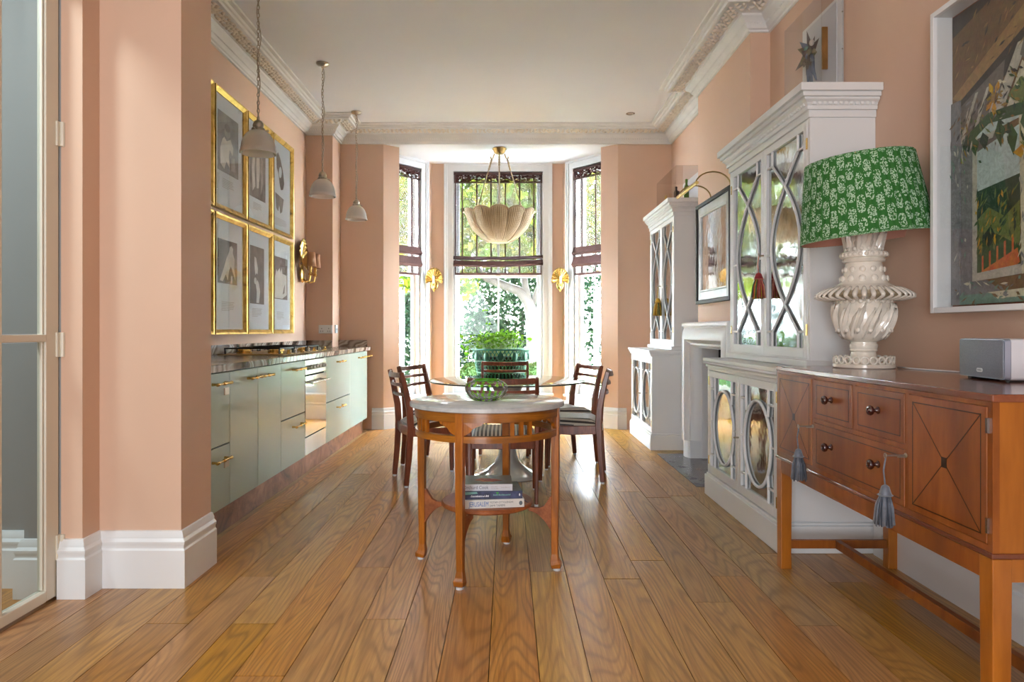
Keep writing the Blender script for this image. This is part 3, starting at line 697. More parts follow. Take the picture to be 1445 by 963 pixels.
picture('gilt framed grey print of a pale draped form, upper row, before the near pendant', *cols[1], *UZ, (.16, .80, .33, .83), [('pale_print', [(.12, .12), (.10, .38), (.22, .55), (.30, .60), (.42, .55), (.60, .62), (.74, .50), (.70, .36), (.56, .44), (.52, .30), (.56, .12), (.40, .20), (.30, .05)]), ('mid_print', ell(.44, .70, .15, .09)), ('sepia', ell(.45, .78, .12, .07)), ('mid_print', [(.60, .08), (.62, .30), (.80, .34), (.85, .1)])], (.30, .66, .27, 6), 'sepia_grey')
picture('gilt framed grey print of pale hanging strands, upper row behind the near glass pendant', *cols[2], *UZ, (.16, .80, .25, .80), [('pale_print', [(.18, .1), (.14, .5), (.22, .86), (.34, .8), (.30, .5), (.34, .2)]), ('pale_print', [(.44, .18), (.40, .55), (.46, .9), (.6, .84), (.62, .5), (.56, .2)]), ('mid_print', [(.68, .1), (.66, .5), (.72, .86), (.82, .7), (.84, .3)])], (.30, .64, .20, 5), 'sepia_grey')
picture('gilt framed print of two torn brown scraps on white, upper row, nearest the window', *cols[3], *UZ, (.10, .86, .18, .88), [('sepia', [(.18, .90), (.30, .96), (.45, .88), (.62, .72), (.70, .55), (.62, .44), (.48, .42), (.40, .50), (.34, .62), (.22, .72)]), ('mat_board', ell(.44, .68, .10, .08, .6)), ('sepia_grey', [(.12, .34), (.66, .30), (.62, .22), (.56, .10), (.44, .06), (.38, .18), (.30, .08), (.18, .12)])], (.14, .80, .16, 6), None)
picture('gilt framed brown print of a thin pale standing figure, lower row', *cols[1], *LZ, (.16, .76, .43, .80), [('pale_print', [(.10, .06), (.30, .36), (.44, .60), (.56, .74), (.60, .86), (.70, .90), (.78, .84), (.76, .74), (.86, .60), (.84, .36), (.92, .10), (.76, .30), (.66, .42), (.56, .30), (.50, .08), (.40, .22), (.24, .04)])], (.28, .68, .27, 6), 'sepia')
picture('gilt framed brown print of two pale bent limbs, middle of the lower row', *cols[2], *LZ, (.18, .74, .285, .83), [('pale_print', [(.30, .82), (.42, .80), (.54, .62), (.52, .52), (.44, .54), (.36, .50), (.30, .66)]), ('pale_print', [(.44, .02), (.46, .22), (.38, .36), (.52, .42), (.62, .36), (.70, .22), (.62, .02)]), ('pale_print', ell(.36, .40, .09, .06))], (.26, .66, .235, 6), 'sepia')
picture('gilt framed brown print of a pale jagged shape, lower row, beside the brass shell light', *cols[3], *LZ, (.14, .80, .36, .80), [('pale_print', [(.04, .02), (.05, .50), (.16, .70), (.22, .64), (.40, .74), (.46, .64), (.56, .76), (.60, .62), (.92, .60), (.94, .12), (.60, .02)]), ('sepia', [(.62, .12), (.76, .16), (.80, .38), (.72, .30)])], (.26, .62, .22, 6), 'sepia')
picture('gilt framed print, upper row, mostly hidden behind the pink wall nib', *cols[0], *UZ, (.16, .80, .33, .83), [('pale_print', body)], (.3, .66, .27, 6), 'sepia_grey')
picture('gilt framed print, lower row, mostly hidden behind the pink wall nib', *cols[0], *LZ, (.16, .80, .33, .83), [('pale_print', body)], (.3, .66, .27, 6), 'sepia')

# ---------------------------------------------------------------- brass shell wall lights
M['peach_shade'] = plain('brown_peach_shade', (166, 116, 78), .7, 0, .04, 6)
M['candle'] = plain('candle_tube', (232, 222, 196), .5)
def shell_plate(T, w_, h_, out, n=13):
    """scalloped dish, local: x across, z up, +y to the wall"""
    g = MB(); rows = []
    N = 4*n
    for i in range(7):
        q = i/6; ring = []
        for j in range(N+1):
            a = -.35+(PI+.7)*j/N if True else 0
            fl = abs(math.sin(n*PI*j/N)); r = q*(1+.05*fl*q)
            ring.append((w_/2*r*math.cos(a), -out*(.35+.65*q*q)+.012*fl*q-.004, h_*.52*r*math.sin(a)))
        rows.append(ring)
    g.loft(rows, closed=False, cap=False); o = g.build('shell_plate', M['brass'], T, smooth=60)
    s = o.modifiers.new('thick', 'SOLIDIFY'); s.thickness = .004; return o
def sconce_bay(x, lab):
    T = thing('shell_wall_light', lab, 'wall light', (x, 8.487, 1.715), 0, 'brass shell lights either side of the middle window')
    shell_plate(T, .205, .27, .045)
    MB().tube([(0, .112, 0), (0, -.02, 0)], .03, 10).build('wall_rose', M['brass'], T, smooth=40)
    g = MB(); g.ball((0, -.02, -.06), (.05, .015, .07), 10, 6); g.build('shell_boss', M['brass'], T, smooth=180)
    g = MB(); g.tube([(0, -.03, -.10), (0, -.07, -.125), (0, -.10, -.10), (0, -.10, -.07)], .007, 8).lathe([(.004, -.15), (.014, -.135), (.006, -.118)], 8, c=(0, -.04, 0)).lathe([(.006, -.085), (.022, -.075), (.014, -.06), (.014, -.05)], 12, c=(0, -.10, 0)); g.build('candle_arm', M['brass'], T, smooth=50)
    MB().lathe([(.012, -.05), (.012, .035), (.004, .04)], 10, c=(0, -.10, 0)).build('candle_tube', M['candle'], T, smooth=40)
    return T
sconce_bay(-.892, 'brass shell candle light on the pink strip between middle window and the cooker side window')
sconce_bay(.642, 'brass shell candle light on the pink strip between middle window and the cabinet side window')
T = thing('shell_wall_sconce', 'large brass shell wall light with two brown half shades beside the gilt frames', 'wall light', (-2.128, 7.10, 1.80), PI/2)
shell_plate(T, .30, .44, .05)
MB().ball((0, -.03, -.12), (.07, .02, .10), 10, 6).build('shell_boss', M['brass'], T, smooth=180)
for sx in (-.085, .085):
    g = MB(); g.tube([(0, -.04, -.17), (sx*.6, -.08, -.215), (sx, -.13, -.20), (sx, -.14, -.13)], .007, 8).lathe([(.008, -.15), (.026, -.135), (.012, -.12), (.012, -.06), (.018, -.055), (.0, -.05)], 12, c=(sx, -.14, 0)); a = g.build('candle_arm', M['brass'], T, smooth=50)
    MB().lathe([(.011, -.06), (.011, .05)], 10, c=(sx, -.14, 0)).build('candle_tube', M['candle'], a, smooth=40)
    g = MB(); rows = [[(sx+.062*math.cos(q)*k, -.13-.062*math.sin(q)*k, z) for q in [PI*i/14-.1+.2*i/14 for i in range(15)]] for z, k in ((-.06, 1.08), (.085, .92))]
    g.loft(rows, closed=False, cap=False); o = g.build('half_shade', M['peach_shade'], T, smooth=60); s = o.modifiers.new('thick', 'SOLIDIFY'); s.thickness = .002

# ---------------------------------------------------------------- pendants on chains
t = NT('prismatic_glass'); t.base((248, 246, 242)); t.set(Roughness=.35, Transmission_Weight=.5, IOR=1.2, Subsurface_Weight=.0); M['opal'] = t.m
def pendant(x, y, zb, lab, first=None):
    T = thing('pendant_lamp', lab, 'pendant lamp', (x, y, ZC), 0, 'three glass pendants over the kitchen run')
    o = T
    MB().lathe([(.0, -.001), (.052, -.002), (.052, -.012), (.044, -.02), (.012, -.03), (.008, -.045), (0, -.046)], 20).build('ceiling_rose', M['nickel'], T, smooth=40)
    zt = zb+.146-ZC
    g = MB(); z = -.046; k = 0
    while z > zt+.075:
        pts = []
        for a in [2*PI*i/10 for i in range(10)]:
            u, v = .0075*math.cos(a), .0155*math.sin(a)*1.0
            pts.append((u, 0, z-.0135+v) if k % 2 else (0, u, z-.0135+v))
        g.tube(pts, .0023, 5, loop=True); z -= .0245; k += 1
    g.build('chain', M['nickel'], T, smooth=180)
    g = MB(); n = 24
    g.tube([(.011*math.sin(i*.8)+.004, .008*math.cos(i*.55), -.04+(zt+.09)*i/n) for i in range(n+1)], .0028, 5); g.build('flex', M['nickel'], T, smooth=180)
    q = zt
    MB().lathe([(0, q+.085), (.008, q+.082), (.009, q+.066), (.022, q+.058), (.03, q+.045), (.034, q+.03), (.03, q+.018), (.04, q+.012), (.042, q-.006), (.036, q-.01)], 20).build('gallery', M['nickel'], T, smooth=40)
    g = MB()
    for i in range(3):
        a = 2*PI*i/3+.4; g.tube([(.04*math.cos(a), .04*math.sin(a), q+.004), (.056*math.cos(a), .056*math.sin(a), q+.004)], .004, 6).ball((.058*math.cos(a), .058*math.sin(a), q+.004), .006, 6, 4)
    g.build('thumb_screw', M['nickel'], T, smooth=180)
    prof = [(.038, q), (.050, q-.006), (.070, q-.022), (.087, q-.048), (.097, q-.078), (.102, q-.108), (.104, q-.126), (.110, q-.132), (.110, q-.141), (.104, q-.144)]
    MB().lathe(prof, 120, mod=lambda a, i: 1+(.012*math.cos(60*a) if 0 < i < 7 else 0), cap=False).build('glass_shade', M['opal'], T, smooth=60)
    MB().ball((0, 0, q-.075), (.026, .026, .036), 10, 7).build('bulb', M['candle'], T, smooth=180)
pendant(-1.535, 4.28, 2.183, 'nearest glass pendant on a chain, hanging before the gilt pictures')
pendant(-1.535, 5.77, 2.205, 'middle glass pendant on a chain, hanging before the shell wall light corner')
pendant(-1.535, 7.06, 2.217, 'farthest glass pendant on a chain, nearest the bay window')
T = thing('recessed_spotlight', 'small recessed spotlight in the white ceiling above the small cabinet', 'spotlight', (1.26, 7.11, ZC))
MB().lathe([(.045, -.001), (.045, -.006), (.034, -.007), (.03, -.001)], 20).build('bezel', M['steel'], T, smooth=40); MB().lathe([(0, -.003), (.03, -.003), (.03, -.001), (0, -.001)], 16).build('lens', M['pale_print'], T)

# ---------------------------------------------------------------- wicker basket light in the bay
t = NT('wicker_reed'); v = t.coord('UV', (1, 1, 1)); sp = t.node('ShaderNodeSeparateXYZ'); t.l(v, sp.inputs[0])
s1 = t.math('SINE', t.math('MULTIPLY', sp.outputs[0], 2*PI*110)); s2 = t.math('SINE', t.math('MULTIPLY', sp.outputs[1], 2*PI*26))
h_ = t.math('MULTIPLY_ADD', s1, .7, t.math('MULTIPLY', s2, .25)); n = t.noise(t.coord('Object'), 14, 3)
t.base(t.mix(t.math('MULTIPLY_ADD', h_, .35, .5), (150, 124, 88), t.ramp(n, [(.3, (204, 184, 148)), (.7, (224, 208, 178))]))); t.set(Roughness=.7); t.bump(h_, .5, .006); M['wicker'] = t.m
T = thing('basket_chandelier', 'scalloped wicker bowl light hanging on three cords in the bay', 'chandelier', (-.09, 7.86, ZS))
MB().lathe([(0, 0), (.075, -.002), (.082, -.012), (.07, -.022), (.06, -.05), (.045, -.065), (.0, -.07)], 24).build('ceiling_plate', M['brass_dull'], T, smooth=40)
R0, zr, zb = .385, 2.40-ZS, 2.10-ZS; NL = 11; N = NL*20
def lobe(a): return abs(math.cos(a*NL/2-PI/4))**.55
g = MB(); rings = []; prof = []
for i in range(19):
    q = i/18; zq = q**1.25; prof.append((R0*(.30+(.78-.30)*(zq/.48)**.62 if zq < .48 else .78+.22*((zq-.48)/.52)**.85), zb+(zr-zb)*zq))
vs = []; uv = []; fs = []
for i, (r, z) in enumerate(prof):
    q = i/18
    for j in range(N+1):
        a = 2*PI*j/N; l = lobe(a); rr = r*(1+(.15*l-.10)*q**.6); zz = z+.045*l*max(0, q-.62)/.38
        vs.append((rr*math.cos(a), rr*math.sin(a), zz)); uv.append((j/N, q))
for i in range(18):
    for j in range(N): a = i*(N+1)+j; fs.append((a, a+1, a+N+2, a+N+1))
g.add(vs, fs, uv); o = g.build('wicker_bowl', M['wicker'], T, smooth=180); s = o.modifiers.new('thick', 'SOLIDIFY'); s.thickness = .008
g = MB(); pts = []
for j in range(N): a = 2*PI*j/N; l = lobe(a); rr = R0*(1+.15*l-.10); pts.append((rr*math.cos(a), rr*math.sin(a), zr+.045*l))
g.tube(pts, .012, 7, loop=True); g.build('braided_rim', M['wicker'], T, smooth=180)
for k in range(NL):
    a = 2*PI*(k+.75)/NL; g = MB(); g.tube([((r*(1-.10*(i/18)**.6)+.004)*math.cos(a), (r*(1-.10*(i/18)**.6)+.004)*math.sin(a), z-.002) for i, (r, z) in enumerate(prof)], .007, 6); g.build('rib', M['wicker'], T, smooth=180)
MB().lathe([(0, zb-.012), (.10, zb-.01), (.116, zb), (.10, zb+.008), (0, zb+.01)], 24).build('base_ring', M['wicker'], T, smooth=40)
for k in range(3):
    a = -PI/2+2*PI*k/3; c_, s_ = math.cos(a), math.sin(a)
    MB().tube([(.066*c_, .066*s_, -.055), (.085*c_, .085*s_, -.10), (.10*c_, .10*s_, -.115), (.115*c_, .115*s_, -.10), (.112*c_, .112*s_, -.085)], .006, 6).build('hook', M['brass_dull'], T, smooth=180)
    g = MB(); p0 = Vector((.10*c_, .10*s_, -.11)); p1 = Vector((.33*c_, .33*s_, zr+.005)); n = 40
    g.tube([p0+(p1-p0)*i/n for i in range(n+1)], [(.0075 if i % 2 else .0055)*(1.5 if i < 8 else 1) for i in range(n+1)], 6); g.build('cord', M['wicker'], T, smooth=180)
# ---------------------------------------------------------------- round table with a tulip base, and six chairs
GT = thing('glass_table', 'round glass dining table on a polished white tulip base', 'table', (.0, 5.27, 0))
MB().lathe([(0, .710), (.575, .710), (.586, .714), (.586, .718), (.575, .722), (0, .722)], 96).build('glass_top', M['table_glass'], GT, smooth=40)
M['edge'] = plain('glass_edge', (58, 62, 58), .15, 0, .02, 5)
MB().lathe([(.5855, .711), (.588, .712), (.588, .720), (.5855, .721)], 96, cap=False).build('glass_edge', M['edge'], GT, smooth=40)
M['tulip'] = plain('polished_white_metal', (222, 222, 222), .12, .35, .01, 3)
MB().lathe([(.0, .0), (.27, .0), (.275, .004), (.265, .012), (.22, .026), (.16, .05), (.105, .09), (.072, .15), (.056, .23), (.05, .33), (.055, .45), (.075, .58), (.115, .67), (.16, .698), (.16, .709), (0, .709)], 48).build('tulip_base', M['tulip'], GT, smooth=50)
# chair -----------------------------------------------------------------
t = NT('striped_moire'); v = t.coord('Object'); sp = t.node('ShaderNodeSeparateXYZ'); t.l(v, sp.inputs[0])
f = t.math('GREATER_THAN', t.math('SINE', t.math('MULTIPLY', sp.outputs[0], 2*PI/.0255)), 0.05)
t.base(t.mix(f, (44, 40, 38), (206, 200, 188))); t.set(Roughness=.5, Sheen_Weight=.3); M['stripe'] = t.m
def make_chair(label):
    C = thing('dining_chair', label, 'chair', (0, 0, 0), 0, 'striped seat dining chairs round the glass table')
    for s in (-1, 1):
        g = MB(); pts = [(s*.208, -.235, .012), (s*.21, -.216, .22), (s*.212, -.205, .42), (s*.213, -.212, .54), (s*.212, -.245, .70), (s*.211, -.272, .805)]
        g.bar(pts, .026, .042, (1, 0, 0), [.85, 1, 1.12, 1.1, .95, .8]); L = g.build('back_leg', M['teak'], C, smooth=50, bevel=.006)
        MB().lathe([(0, 0), (.013, 0), (.013, .012), (0, .012)], 10, c=(s*.208, -.235, 0)).build('foot_pad', M['clay'], L)
        g = MB(); g.tube([(s*.215, .212, .012), (s*.216, .208, .24), (s*.215, .205, .41)], [.014, .019, .021], 12); L = g.build('front_leg', M['teak'], C, smooth=60)
        MB().lathe([(0, 0), (.012, 0), (.012, .012), (0, .012)], 10, c=(s*.215, .212, 0)).build('foot_pad', M['clay'], L)
        g = MB(); g.bar([(s*.213, -.20, .385), (s*.218, .0, .378), (s*.215, .20, .385)], .022, .062, (1, 0, 0)); g.build('side_rail', M['teak'], C, bevel=.004)
    g = MB(); g.bar([(-.212, .215, .385), (0, .232, .380), (.212, .215, .385)], .022, .062, (0, 1, 0)); g.build('front_rail', M['teak'], C, bevel=.004)
    g = MB(); g.bar([(-.208, -.205, .385), (0, -.222, .385), (.208, -.205, .385)], .022, .062, (0, 1, 0)); g.build('rear_rail', M['teak'], C, bevel=.004)
    g = MB(); rows = []
    for i in range(9):
        v = i/8; y = -.195+.425*v; hw = .196+.020*v; row = []
        for j in range(11):
            u = -1+2*j/10; e = min(1, 5*(1-abs(u)))**.5*min(1, 6*min(v+.02, 1.02-v))**.5
            row.append((u*hw, y+(.010*(1-u*u) if i == 8 else (-.010*(1-u*u) if i == 0 else 0)), .418+.044*e-.004*math.cos(u*1.5)))
        rows.append(row)
    g.loft(rows, closed=False, cap=False); b0 = [(x, y, .412) for x, y, z in rows[0]]; b1 = [(x, y, .412) for x, y, z in rows[-1]]
    g.loft([b0, rows[0]], closed=False, cap=False); g.loft([rows[-1], b1], closed=False, cap=False)
    g.loft([[r[0] for r in rows], [(r[0][0], r[0][1], .412) for r in rows]], closed=False, cap=False); g.loft([[r[-1] for r in rows], [(r[-1][0], r[-1][1], .412) for r in rows]], closed=False, cap=False)
    g.build('seat_cushion', M['stripe'], C, smooth=50)
    for z, yb, hh in ((.785, -.266, .036), (.715, -.248, .024), (.645, -.233, .024)):
        g = MB(); n = 12
        g.bar([(-.205+.41*i/n, yb-.034*math.sin(PI*i/n), z-.006*math.sin(PI*i/n)*(1 if hh > .03 else .6)) for i in range(n+1)], .016, hh, (0, 1, -.18)); g.build('back_slat', M['teak'], C, smooth=50, bevel=.004)
    return C
c0 = make_chair('dining chair nearest the camera, turned away behind the round marble side table')
def place(o, p, q):
    """p, q: floor points of the back legs, camera-left one first when seen from the front of the chair's facing"""
    p, q = Vector(p), Vector(q); ax = (q-p).normalized()     # chair +x runs p -> q ; facing +y
    rz = math.atan2(ax.y, ax.x); f = Vector((-ax.y, ax.x)); c = (p+q)/2+f*.235
    o.location = (c.x, c.y, 0); o.rotation_euler = (0, 0, rz)
place(c0, (-.235, 4.33), (.18, 4.33))
for lab, p, q in (('dining chair on the cooker side of the glass table, nearer the camera of two', (-.855, 5.25), (-.70, 4.83)), ('dining chair on the cooker side of the glass table, farther of two', (-.70, 6.03), (-.85, 5.64)), ('dining chair on the cabinet side of the glass table, nearer the camera of two', (.68, 4.96), (.748, 5.38)), ('dining chair on the cabinet side of the glass table, farther of two', (.743, 5.74), (.594, 6.13)), ('dining chair at the window side of the glass table, in front of the basket plant', (.19, 6.52), (-.235, 6.52))):
    place(dup(c0, (0, 0, 0), 0, lab), p, q)

# ---------------------------------------------------------------- amber wood side table with marble top
ST = thing('side_table', 'round marble topped amber wood side table with a lower shelf', 'side table', (-.095, 3.26, 0))
MB().lathe([(0, .7475), (.352, .7475), (.360, .752), (.360, .767), (.354, .772), (0, .772)], 96).build('marble_top', M['marble'], ST, smooth=40)
def ringband(r0, r1, z0, z1, n=72): return MB().lathe([(r0, z0), (r1, z0), (r1, z1), (r0, z1), (r0, z0)], n, cap=False)
ringband(.315, .338, .707, .747).build('apron_ring', M['beech_h'], ST, smooth=40)
ringband(.305, .334, .620, .648).build('lower_ring', M['beech_h'], ST, smooth=40)
angs = [math.radians(-109), math.radians(-14), math.radians(74), math.radians(166)]
for a in angs:
    Rz = Matrix.Rotation(a, 4, 'Z'); R = lambda x, y, z: tuple(Rz @ Vector((x, y, z)))
    g = MB(); g.bar([R(.331, 0, .012), R(.329, 0, .03), R(.322, 0, .045), R(.322, 0, .075), R(.325, 0, .40), R(.325, 0, .747)], .036, .036, R(0, 1, 0), [1.15, 1.3, 1.05, .82, .95, 1.02]); L = g.build('leg', M['beech'], ST, bevel=.003)
    MB().lathe([(0, 0), (.016, 0), (.017, .012), (0, .012)], 12, c=R(.331, 0, 0)).build('foot_pad', M['clay'], L)
    # curved corner brackets under the apron on both sides of the leg
    for s in (-1, 1):
        poly = [(0, .708), (.085, .708), (.078, .696), (.060, .690), (.040, .680), (.030, .666), (.012, .655), (0, .649)]
        g = MB(); rows = []
        for rr in (.318, .334):
            rows.append([tuple(Matrix.Rotation(a+s*(.05+u/.326), 4, 'Z') @ Vector((rr, 0, z))) for u, z in poly])
        g.loft(rows); g.build('corner_bracket', M['beech'], ST)
    # S-curved brace from leg to shelf
    up = [(.315, .345), (.300, .335), (.288, .315), (.272, .292), (.250, .282), (.225, .282), (.200, .284)]
    dn = [(.200, .268), (.225, .262), (.248, .250), (.268, .232), (.285, .212), (.300, .190), (.315, .165)]
    g = MB(); g.extr([R(r, -.010, z) for r, z in up+dn], tuple(Rz.to_3x3() @ Vector((0, .020, 0)))); g.build('shelf_brace', M['beech_red'], ST)
for a0, a1 in ((angs[0], angs[1]), (angs[1], angs[2]), (angs[2], angs[3]), (angs[3], angs[0]+2*PI)):
    for k in (-1, 0, 1):
        am = (a0+a1)/2+k*.135; Rz = Matrix.Rotation(am, 4, 'Z')
        MB().mbox(Rz @ Matrix.Translation((.322, 0, .678)), .012, .018, .062).build('slat', M['beech'], ST)
MB().lathe([(0, .284), (.208, .284), (.214, .290), (.214, .300), (.208, .306), (0, .306)], 64).build('shelf', M['beech_red'], ST, smooth=40)
# books --------------------------------------------------------------
def book(label, x, y, z, rz, w_, d_, t_, cover, spine, pages, name='book'):
    """local: spine on -y side, w along x"""
    B = thing(name, label, 'book', (x, y, z), rz, 'cook books on the side table shelf')
    MB().box(-w_/2+.004, w_/2-.004, -d_/2+.004, d_/2-.006, .003, t_-.003).build('pages', pages, B)
    MB().box(-w_/2, w_/2, -d_/2, d_/2, 0, .003).build('back_cover', cover, B); MB().box(-w_/2, w_/2, -d_/2, d_/2, t_-.003, t_).build('front_cover', cover, B)
    s = MB().box(-w_/2, w_/2, -d_/2-.002, -d_/2+.002, 0, t_).build('spine', spine, B, bevel=.001)
    return B, s, lambda cx, cz: Matrix.Translation((cx, -d_/2-.0023, cz)) @ Matrix.Rotation(PI/2, 4, 'X')
def scribble(par, y, x0, x1, z, h, m):
    # lettering too small to read: uneven little strokes
    g = MB(); q = random.Random(int(abs(x0)*1e4)); x = x0
    while x < x1:
        w_ = q.uniform(.0012, .0035); g.box(x, x+w_, y-.0004, y, z, z+h*q.uniform(.5, 1)); x += w_+q.uniform(.0008, .0022)
    o = g.build('small_lettering', m, par); o['kind'] = 'stuff'
M['page'] = plain('paper_pages', (226, 226, 224), .8, 0, .04, 60)
M['b_white'] = plain('white_book', (222, 222, 218), .5, 0, .03, 20); M['b_navy'] = plain('navy_book', (58, 66, 96), .4, 0, .35, 24); M['b_grey'] = plain('slate_grey_book', (92, 98, 112), .35, 0, .05, 6); M['b_silver'] = plain('pale_spine', (206, 210, 218), .4, 0, .02, 6)
M['t_blue'] = plain('blue_print', (58, 118, 190), .5); M['t_grey'] = plain('grey_lettering', (96, 108, 116), .5); M['t_white'] = plain('white_lettering', (226, 230, 238), .5); M['t_teal'] = plain('teal_print', (120, 176, 170), .5); M['t_green'] = plain('green_print', (60, 170, 60), .5); M['t_red'] = plain('red_feather', (150, 44, 40), .5); M['t_orange'] = plain('orange_feather', (214, 130, 40), .5); M['ribbon'] = plain('navy_ribbon', (30, 44, 92), .5)
rz = math.radians(8); bx, by = -.075, 3.195
B, s, F = book('white bottom book of the stack with blue JERUSALEM lettering on its spine', bx, by, .3062, rz, .275, .20, .038, M['b_white'], M['b_white'], M['page'])
text_mesh('title_lettering', 'JERUSALEM', .030, M['t_blue'], s, F(-.112, .009), .088); text_mesh('author_lettering', 'YOTAM OTTOLENGHI', .0125, M['t_grey'], s, F(-.018, .021), .105); text_mesh('author_lettering', 'SAMI TAMIMI', .0125, M['t_grey'], s, F(-.018, .007), .068)
MB().ball((.122, -.1025, .019), (.008, .0006, .010), 10, 6).build('spine_emblem', M['t_grey'], s)
g = MB(); g.bar([(.137, .02, .012), (.15, .0, .010), (.165, -.015, -.0), (.172, -.02, -.0)], .007, .001, (0, 1, 0)); g.build('ribbon_marker', M['ribbon'], B)
B, s, F = book('dark navy patterned middle book of the stack on the side table shelf', bx+.002, by+.006, .3446, math.radians(6), .262, .195, .034, M['b_navy'], M['b_navy'], M['page'])
scribble(s, -.0998, -.102, -.024, .010, .009, M['t_white']); scribble(s, -.0998, .0, .075, .015, .007, M['t_teal'])
MB().extr([(-.13, -.0998, .020), (-.07, -.0998, .026), (-.075, -.0998, .0335), (-.13, -.0998, .0335)], (0, -.0003, 0)).build('spine_band', M['t_teal'], s); MB().extr([(.01, -.0998, .03), (.024, -.0998, .03), (.02, -.0998, .02)], (0, -.0003, 0)).build('spine_mark', M['t_green'], s); MB().ball((.118, -.0985, .017), (.004, .0015, .009), 8, 6).build('spine_emblem', M['t_white'], s)
B, s, F = book('grey top book of the stack with a red feather cover and Orchard Cook spine', bx-.018, by+.012, .3790, math.radians(2), .225, .19, .030, M['b_grey'], M['b_silver'], M['page'])
text_mesh('title_lettering', 'Orchard Cook', .021, M['b_grey'], s, F(-.107, .009), .112); scribble(s, -.0973, .016, .046, .016, .004, M['ink']); scribble(s, -.0973, .018, .046, .009, .004, M['ink']); scribble(s, -.0973, .062, .100, .014, .004, M['ink'])
MB().extr([(-.06, -.01, .0301), (-.03, .03, .0301), (.03, .02, .0301), (.07, -.02, .0301), (.03, -.04, .0301), (-.02, -.04, .0301)], (0, 0, .0004)).build('cover_picture', M['t_red'], B); MB().extr([(-.05, -.005, .0305), (-.01, -.03, .0305), (.03, -.045, .0305), (-.02, -.035, .0305)], (0, 0, .0004)).build('cover_picture', M['t_orange'], B)

# green spotted glass bowl on the marble -------------------------------
t = NT('spotted_glass'); v = t.coord('UV'); sp = t.node('ShaderNodeSeparateXYZ'); t.l(v, sp.inputs[0])
fu = t.math('ABSOLUTE', t.math('SUBTRACT', t.math('FRACT', t.math('MULTIPLY', sp.outputs[0], 16)), .5)); fv = t.math('ABSOLUTE', t.math('SUBTRACT', t.math('FRACT', t.math('MULTIPLY_ADD', sp.outputs[1], 4.0, .1)), .5))
d2 = t.math('ADD', t.math('POWER', t.math('MULTIPLY', fu, 1.0), 2), t.math('POWER', t.math('MULTIPLY', fv, 2.0), 2)); spot = t.math('LESS_THAN', t.math('ADD', d2, t.math('MULTIPLY', t.noise(t.coord('Object'), 40, 2), .08)), .085)
t.n.remove(t.b); ta = t.node('ShaderNodeBsdfTransparent'); ta.inputs[0].default_value = (.98, .99, .98, 1); gl = t.node('ShaderNodeBsdfGlossy'); gl.inputs['Roughness'].default_value = .03
fr_ = t.node('ShaderNodeLayerWeight'); fr_.inputs[0].default_value = .10; mg = t.node('ShaderNodeMixShader'); t.l(fr_.outputs['Fresnel'], mg.inputs[0]); t.l(ta.outputs[0], mg.inputs[1]); t.l(gl.outputs[0], mg.inputs[2])
gd = t.node('ShaderNodeBsdfTranslucent'); gd.inputs[0].default_value = lin((150, 226, 50)); ge = t.node('ShaderNodeBsdfDiffuse'); ge.inputs[0].default_value = lin((120, 206, 40)); mh = t.node('ShaderNodeMixShader'); t.l(gd.outputs[0], mh.inputs[1]); t.l(ge.outputs[0], mh.inputs[2])
mk = t.node('ShaderNodeMixShader'); t.l(t.math('MULTIPLY', spot, .7), mk.inputs[0]); t.l(mg.outputs[0], mk.inputs[1]); t.l(mh.outputs[0], mk.inputs[2]); t.l(mk.outputs[0], t.out.inputs[0]); M['spot'] = t.m
V = thing('glass_bowl', 'squat lobed clear glass bowl with green spots on the marble table', 'bowl', (-.098, 3.235, .7722))
out = [(.0, .0), (.05, .0), (.068, .006), (.086, .024), (.097, .045), (.099, .060), (.093, .076), (.080, .088), (.064, .095), (.058, .096)]
inn = [(.054, .090), (.070, .082), (.083, .070), (.088, .056), (.083, .040), (.068, .022), (.045, .016), (0, .016)]
MB().lathe(out+inn, 128, mod=lambda a, i: (1+.030*abs(math.cos(8*a))-.015) if 2 <= i <= 7 else 1, uv=True).build('bowl_glass', M['spot'], V, smooth=180)
M['spotg'] = plain('green_glass_rim', (92, 178, 30), .08, 0, .1, 30, Transmission_Weight=.4)
pts = [(.058*math.cos(a), .058*math.sin(a), .0955) for a in [2*PI*i/48 for i in range(48)]]
MB().tube(pts, .0042, 8, loop=True).build('green_rim', M['spotg'], V, smooth=180)

# ---------------------------------------------------------------- green basket planter in the bay
M['greenw'] = plain('green_painted_wicker', (22, 92, 60), .5, 0, .2, 20)
P = thing('basket_planter', 'green woven basket planter full of leaves before the middle window', 'planter', (-.075, 7.95, 0))
zt, zb_ = .88, .50
def br(q): return .235+.085*q**.7
def bz(q): return zb_+(zt-zb_)*q
g = MB(); n = 44
for s in (-1, 1):
    for k in range(n):
        a0 = 2*PI*k/n; g.tube([(br(i/8)*math.cos(a0+s*i/8*.75), br(i/8)*math.sin(a0+s*i/8*.75), bz(i/8)) for i in range(9)], .0055, 5)
o = g.build('weave', M['greenw'], P, smooth=180); o['kind'] = 'stuff'
for q in (0, .32, .66, 1.0):
    MB().tube([((br(q)+.004)*math.cos(a), (br(q)+.004)*math.sin(a), bz(q)) for a in [2*PI*i/48 for i in range(48)]], .011 if q in (0, 1.) else .007, 7, loop=True).build('hoop', M['greenw'], P, smooth=180)
for k in range(12):
    a = 2*PI*k/12; MB().ball(((br(.85)+.006)*math.cos(a), (br(.85)+.006)*math.sin(a), bz(.80)), (.035, .012, .05), 10, 6, Matrix.Rotation(a+PI/2, 3, 'Z')).build('fan_panel', M['greenw'], P, smooth=180)
for k in range(4):
    a = PI/4+PI/2*k; MB().tube([(.22*math.cos(a), .22*math.sin(a), .50), (.17*math.cos(a), .17*math.sin(a), .25), (.24*math.cos(a), .24*math.sin(a), .005)], .013, 8).build('leg', M['greenw'], P, smooth=180)
